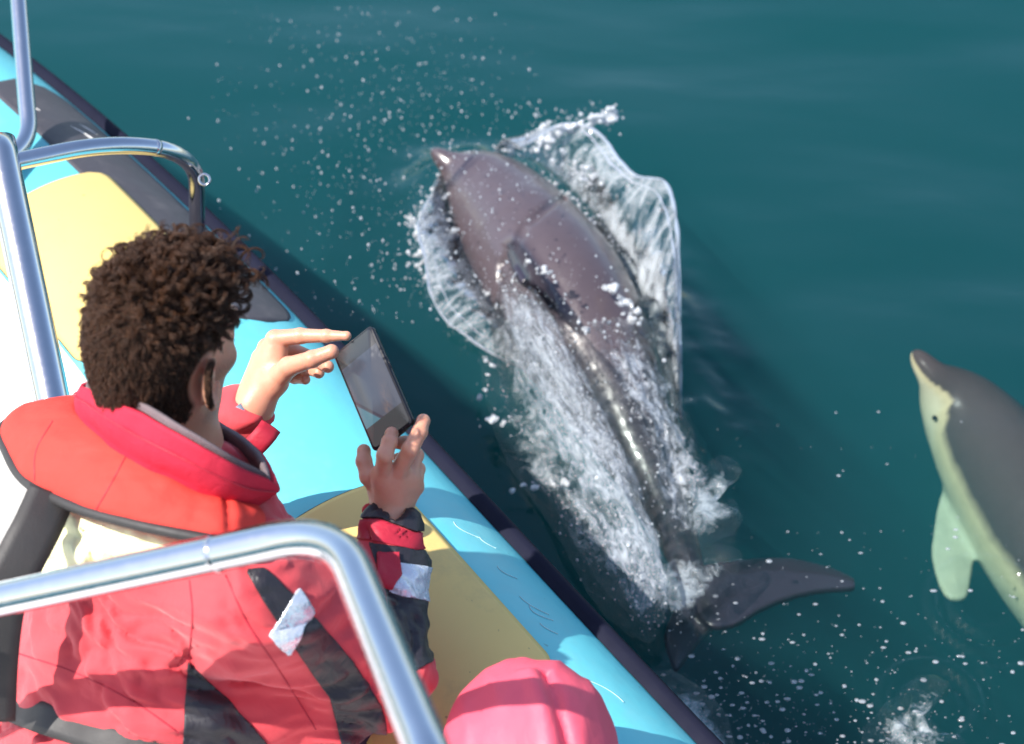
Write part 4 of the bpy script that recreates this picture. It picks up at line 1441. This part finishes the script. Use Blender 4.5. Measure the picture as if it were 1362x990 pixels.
for a, b in [(-40, 905), (0, 930), (50, 948), (100, 968), (160, 985), (230, 1005), (300, 1015)]:
    h_ = hit(a, b)
    if h_ is not None:
        wp.append(h_[0] + h_[1] * .006)
if len(wp) > 2:
    strap('waist_strap', wp, .0215)

# stitched seams
def seam(name, V_, F__, pts, mat, par, r=.0011):
    tr = BVHTree.FromPolygons([tuple(v) for v in V_], [tuple(f) for f in F__])
    P = []
    for a, b in np.array(spline(np.array([(x, y, 0) for x, y in pts]), 40))[:, :2]:
        loc = tr.ray_cast(Vector((0, 0, CAM_H)), Vector(nrm(U(a, b, 1.0) - np.array([0, 0, CAM_H]))))[0]
        if loc is not None:
            P.append(np.array(loc))
    if len(P) > 5:
        return child(obj(name, *sweep(np.array(P), r, 8), mat, man), par)
seam('seam', Vj, Qj, [(252, 772), (256, 820), (251, 878)], M_DKRED, jk)
seam('seam', Vj, Qj, [(20, 868), (100, 895), (180, 935), (238, 975)], M_DKRED, jk)
seam('seam', Vj, Qj, [(300, 765), (330, 830), (370, 890), (420, 970)], M_DKRED, jk)
seam('seam', V_lj, F_lj, [(172, 598), (150, 640), (128, 678)], M_DKRED, lj, .0009)
seam('seam', V_lj, F_lj, [(70, 560), (48, 600), (46, 640)], M_DKRED, lj, .0009)
# left cuff: turned tab and wrist watch
ax = nrm(W_L - E_L)
c0 = W_L - ax * .012
a_ = nrm(np.cross(ax, UP))
b_ = np.cross(ax, a_)
an = np.linspace(0, 2 * math.pi, 40, endpoint=False)
rp = c0 + .0285 * (np.cos(an)[:, None] * a_ + np.sin(an)[:, None] * b_)
Vv, Ff = sweep(rp, .003, 10, closed=True)
wv = (Vv - c0) @ ax
Vv = Vv + ax * (wv * 2.6)[:, None]
watch = obj('wrist_watch', Vv, Ff, M_WATCH, man)
tocam = nrm(np.array([0, 0, CAM_H]) - c0)
nv = nrm(tocam - ax * (tocam @ ax))
sv2 = np.cross(ax, nv)
vv, ff = box((0, 0, 0), (.026, .030, .009))
child(obj('watch_case', c0 + nv * .031 + vv[:, :1] * ax + vv[:, 1:2] * sv2 + vv[:, 2:] * nv, ff, M_BUCKLE, man, False), watch)
strap('cuff_strap', [U(322, 606, 2.50), U(340, 592, 2.485), U(353, 578, 2.485), U(360, 568, 2.50)], .017, M_DKRED, 24, .004, jk)
# trousers and boots on the deck, below the frame
Ft = Field(pel - [.3, .4, .4], pel + [.6, .7, .12], .012)
for s_ in (-1, 1):
    hipj = pel + r_b * .09 * s_
    kn = hipj + f_b * .40 + r_b * .06 * s_ + UP * -.02
    fo = kn + f_b * .04 - UP * .25
    Ft.cone(hipj, kn, .095, .070, .05)
    Ft.cone(kn, fo, .066, .052, .03)
Ft.cone(pel - r_b * .06, pel + r_b * .06, .125, .125, .05)
obj('trousers', *Ft.mesh(), M_NAVY, man)

# ------------------------------------------------------------------ phone
pc_ = U(495, 516, 2.43)
RX, VX = np.array([1.0, 0, 0]), np.array([0, SP, CP])
DX = np.array([0, CP, -SP])
k_ = 2.43 / FPX
aw = RX * 54 * k_ + VX * 41 * k_ - DX * .030
bh_ = RX * 60 * k_ - VX * 131 * k_ - DX * .080
ea = nrm(aw)
eb = nrm(bh_ - ea * (bh_ @ ea))
en = np.cross(eb, ea)
if en @ (np.array([0, 0, CAM_H]) - pc_) < 0:
    en = -en
pw_, ph_ = np.linalg.norm(aw), np.linalg.norm(bh_)
phone = empty('phone', pc_)
tag(phone, 'black smartphone held upright, its screen showing a dim sea view', 'phone')
def slab(name, w, h, z0, z1, rc, mat, bev=.0015, par=phone):
    ang = np.linspace(0, math.pi / 2, 7)
    o_ = []
    for (sx_, sy_, a0) in ((1, 1, 0), (-1, 1, math.pi / 2), (-1, -1, math.pi), (1, -1, 1.5 * math.pi)):
        for g in ang:
            o_.append((sx_ * (w / 2 - rc) + rc * math.cos(a0 + g), sy_ * (h / 2 - rc) + rc * math.sin(a0 + g)))
    o_ = np.array(o_)
    rows = []
    for z, ins in ((z0, bev), (z0 + bev, 0), (z1 - bev, 0), (z1, bev)):
        sc2 = 1 - 2 * ins / np.array([w, h])
        rows.append(np.hstack([o_ * sc2, np.full((len(o_), 1), z)]))
    R_ = np.array(rows)
    k, n2 = R_.shape[:2]
    V2 = R_.reshape(-1, 3)
    Fq = grid_faces(k, n2, False, True)
    c0, c1 = len(V2), len(V2) + 1
    V2 = np.vstack([V2, [[0, 0, z0]], [[0, 0, z1]]])
    j = np.arange(n2)
    j2 = (j + 1) % n2
    Fq = np.vstack([Fq, np.stack([np.full(n2, c0), j, j2, np.full(n2, c0)], -1), np.stack([np.full(n2, c1), (k - 1) * n2 + j2, (k - 1) * n2 + j, np.full(n2, c1)], -1)])
    W_ = pc_ + V2[:, :1] * ea + V2[:, 1:2] * (-eb) + V2[:, 2:] * en
    return obj(name, W_, Fq, mat, par, False, {'flow': np.stack([V2[:, 0] / w + .5, V2[:, 1] / h + .5, 0 * V2[:, 0]], -1)})
slab('case', pw_, ph_, -.0095, 0.0, .009, M_PHONE)
slab('screen', pw_ - .0085, ph_ - .010, -.001, .0008, .006, M_SCREEN, .0003)
vv, ff = box((0, 0, 0), (.0016, .022, .003))
obj('side_button', pc_ + (vv[:, :1] + pw_ / 2) * ea + (vv[:, 1:2] + .02) * (-eb) + (vv[:, 2:] - .005) * en, ff, M_PHONE, phone, False)
vv, ff = drops(np.array([[0, 0, 0.]]), np.array([.0022]))
obj('camera_lens', pc_ + vv[:, :1] * ea + (vv[:, 1:2] + ph_ / 2 - .0035) * (-eb) + (vv[:, 2:] * .4 + .0008) * en, ff, M_EYE, phone)

# ------------------------------------------------------------------ the hooded passenger
hc2 = U(706, 1012, 2.22)
p2 = empty('person', (hc2[0], hc2[1], .42))
tag(p2, 'person hidden under a pink-red jacket hood beside the yellow grip pad', 'person')
F_ = Field(hc2 - [.32, .32, .62], hc2 + [.32, .32, .24], .008)
F_.ell(hc2 + [0, 0, .0], (.075, .092, .105), None, .02)
F_.cone(hc2 - [0, 0, .05], hc2 - [0, 0, .2], .055, .06, .03)
F_.cone(hc2 - [.14, 0, .24], hc2 + [.14, 0, -.24], .06, .06, .05)
F_.cone(hc2 - [0, 0, .26], hc2 - [0, .05, .58], .11, .13, .06)
V, Fq = F_.mesh()
obj('body', V, Fq, M_SKIN, p2, True, {'scalp': np.clip((V[:, 2] - hc2[2]) / .02, 0, 1), 'stubble': 0 * V[:, 0]})
F_ = Field(hc2 - [.38, .38, .66], hc2 + [.38, .38, .24], .005)
F_.ell(hc2 + [0, .0, .008], (.118, .135, .125), None, .03)
F_.cone(hc2 - [0, 0, .06], hc2 - [0, 0, .2], .10, .12, .06)
band = np.argwhere(np.abs(F_.phi) < .04)
pw2 = F_.lo + band * F_.h - hc2
w2 = fbm(np.stack([pw2[:, 0] * 16, pw2[:, 1] * 8, pw2[:, 2] * 5], -1), 3, 41)
g1 = -np.exp(-((pw2[:, 0] - .045 + .25 * (pw2[:, 1] + .05)) / .008) ** 2) * .010 * (pw2[:, 1] < .06) + np.exp(-((pw2[:, 0] - .022 + .25 * (pw2[:, 1] + .05)) / .012) ** 2) * .006 * (pw2[:, 1] < .06)
F_.phi[tuple(band.T)] -= ((.5 - np.abs(w2)) * .008 + g1).astype(np.float32)
V, Fq = F_.mesh()
M_PINK = paint('pink_red_fabric', (.78, .095, .150), .6, 0, (6, .08), bump=(14, .3, .01, 1.0), fine=(800, .15, .0004))
obj('hood', V, Fq, M_PINK, p2)
F_ = Field(hc2 - [.38, .38, .70], hc2 + [.38, .38, -.02], .008)
F_.cone(hc2 - [.15, 0, .26], hc2 + [.15, 0, -.26], .085, .085, .07)
F_.cone(hc2 - [0, 0, .26], hc2 - [0, .05, .60], .15, .16, .07)
obj('jacket', *F_.mesh(), M_PINK, p2)
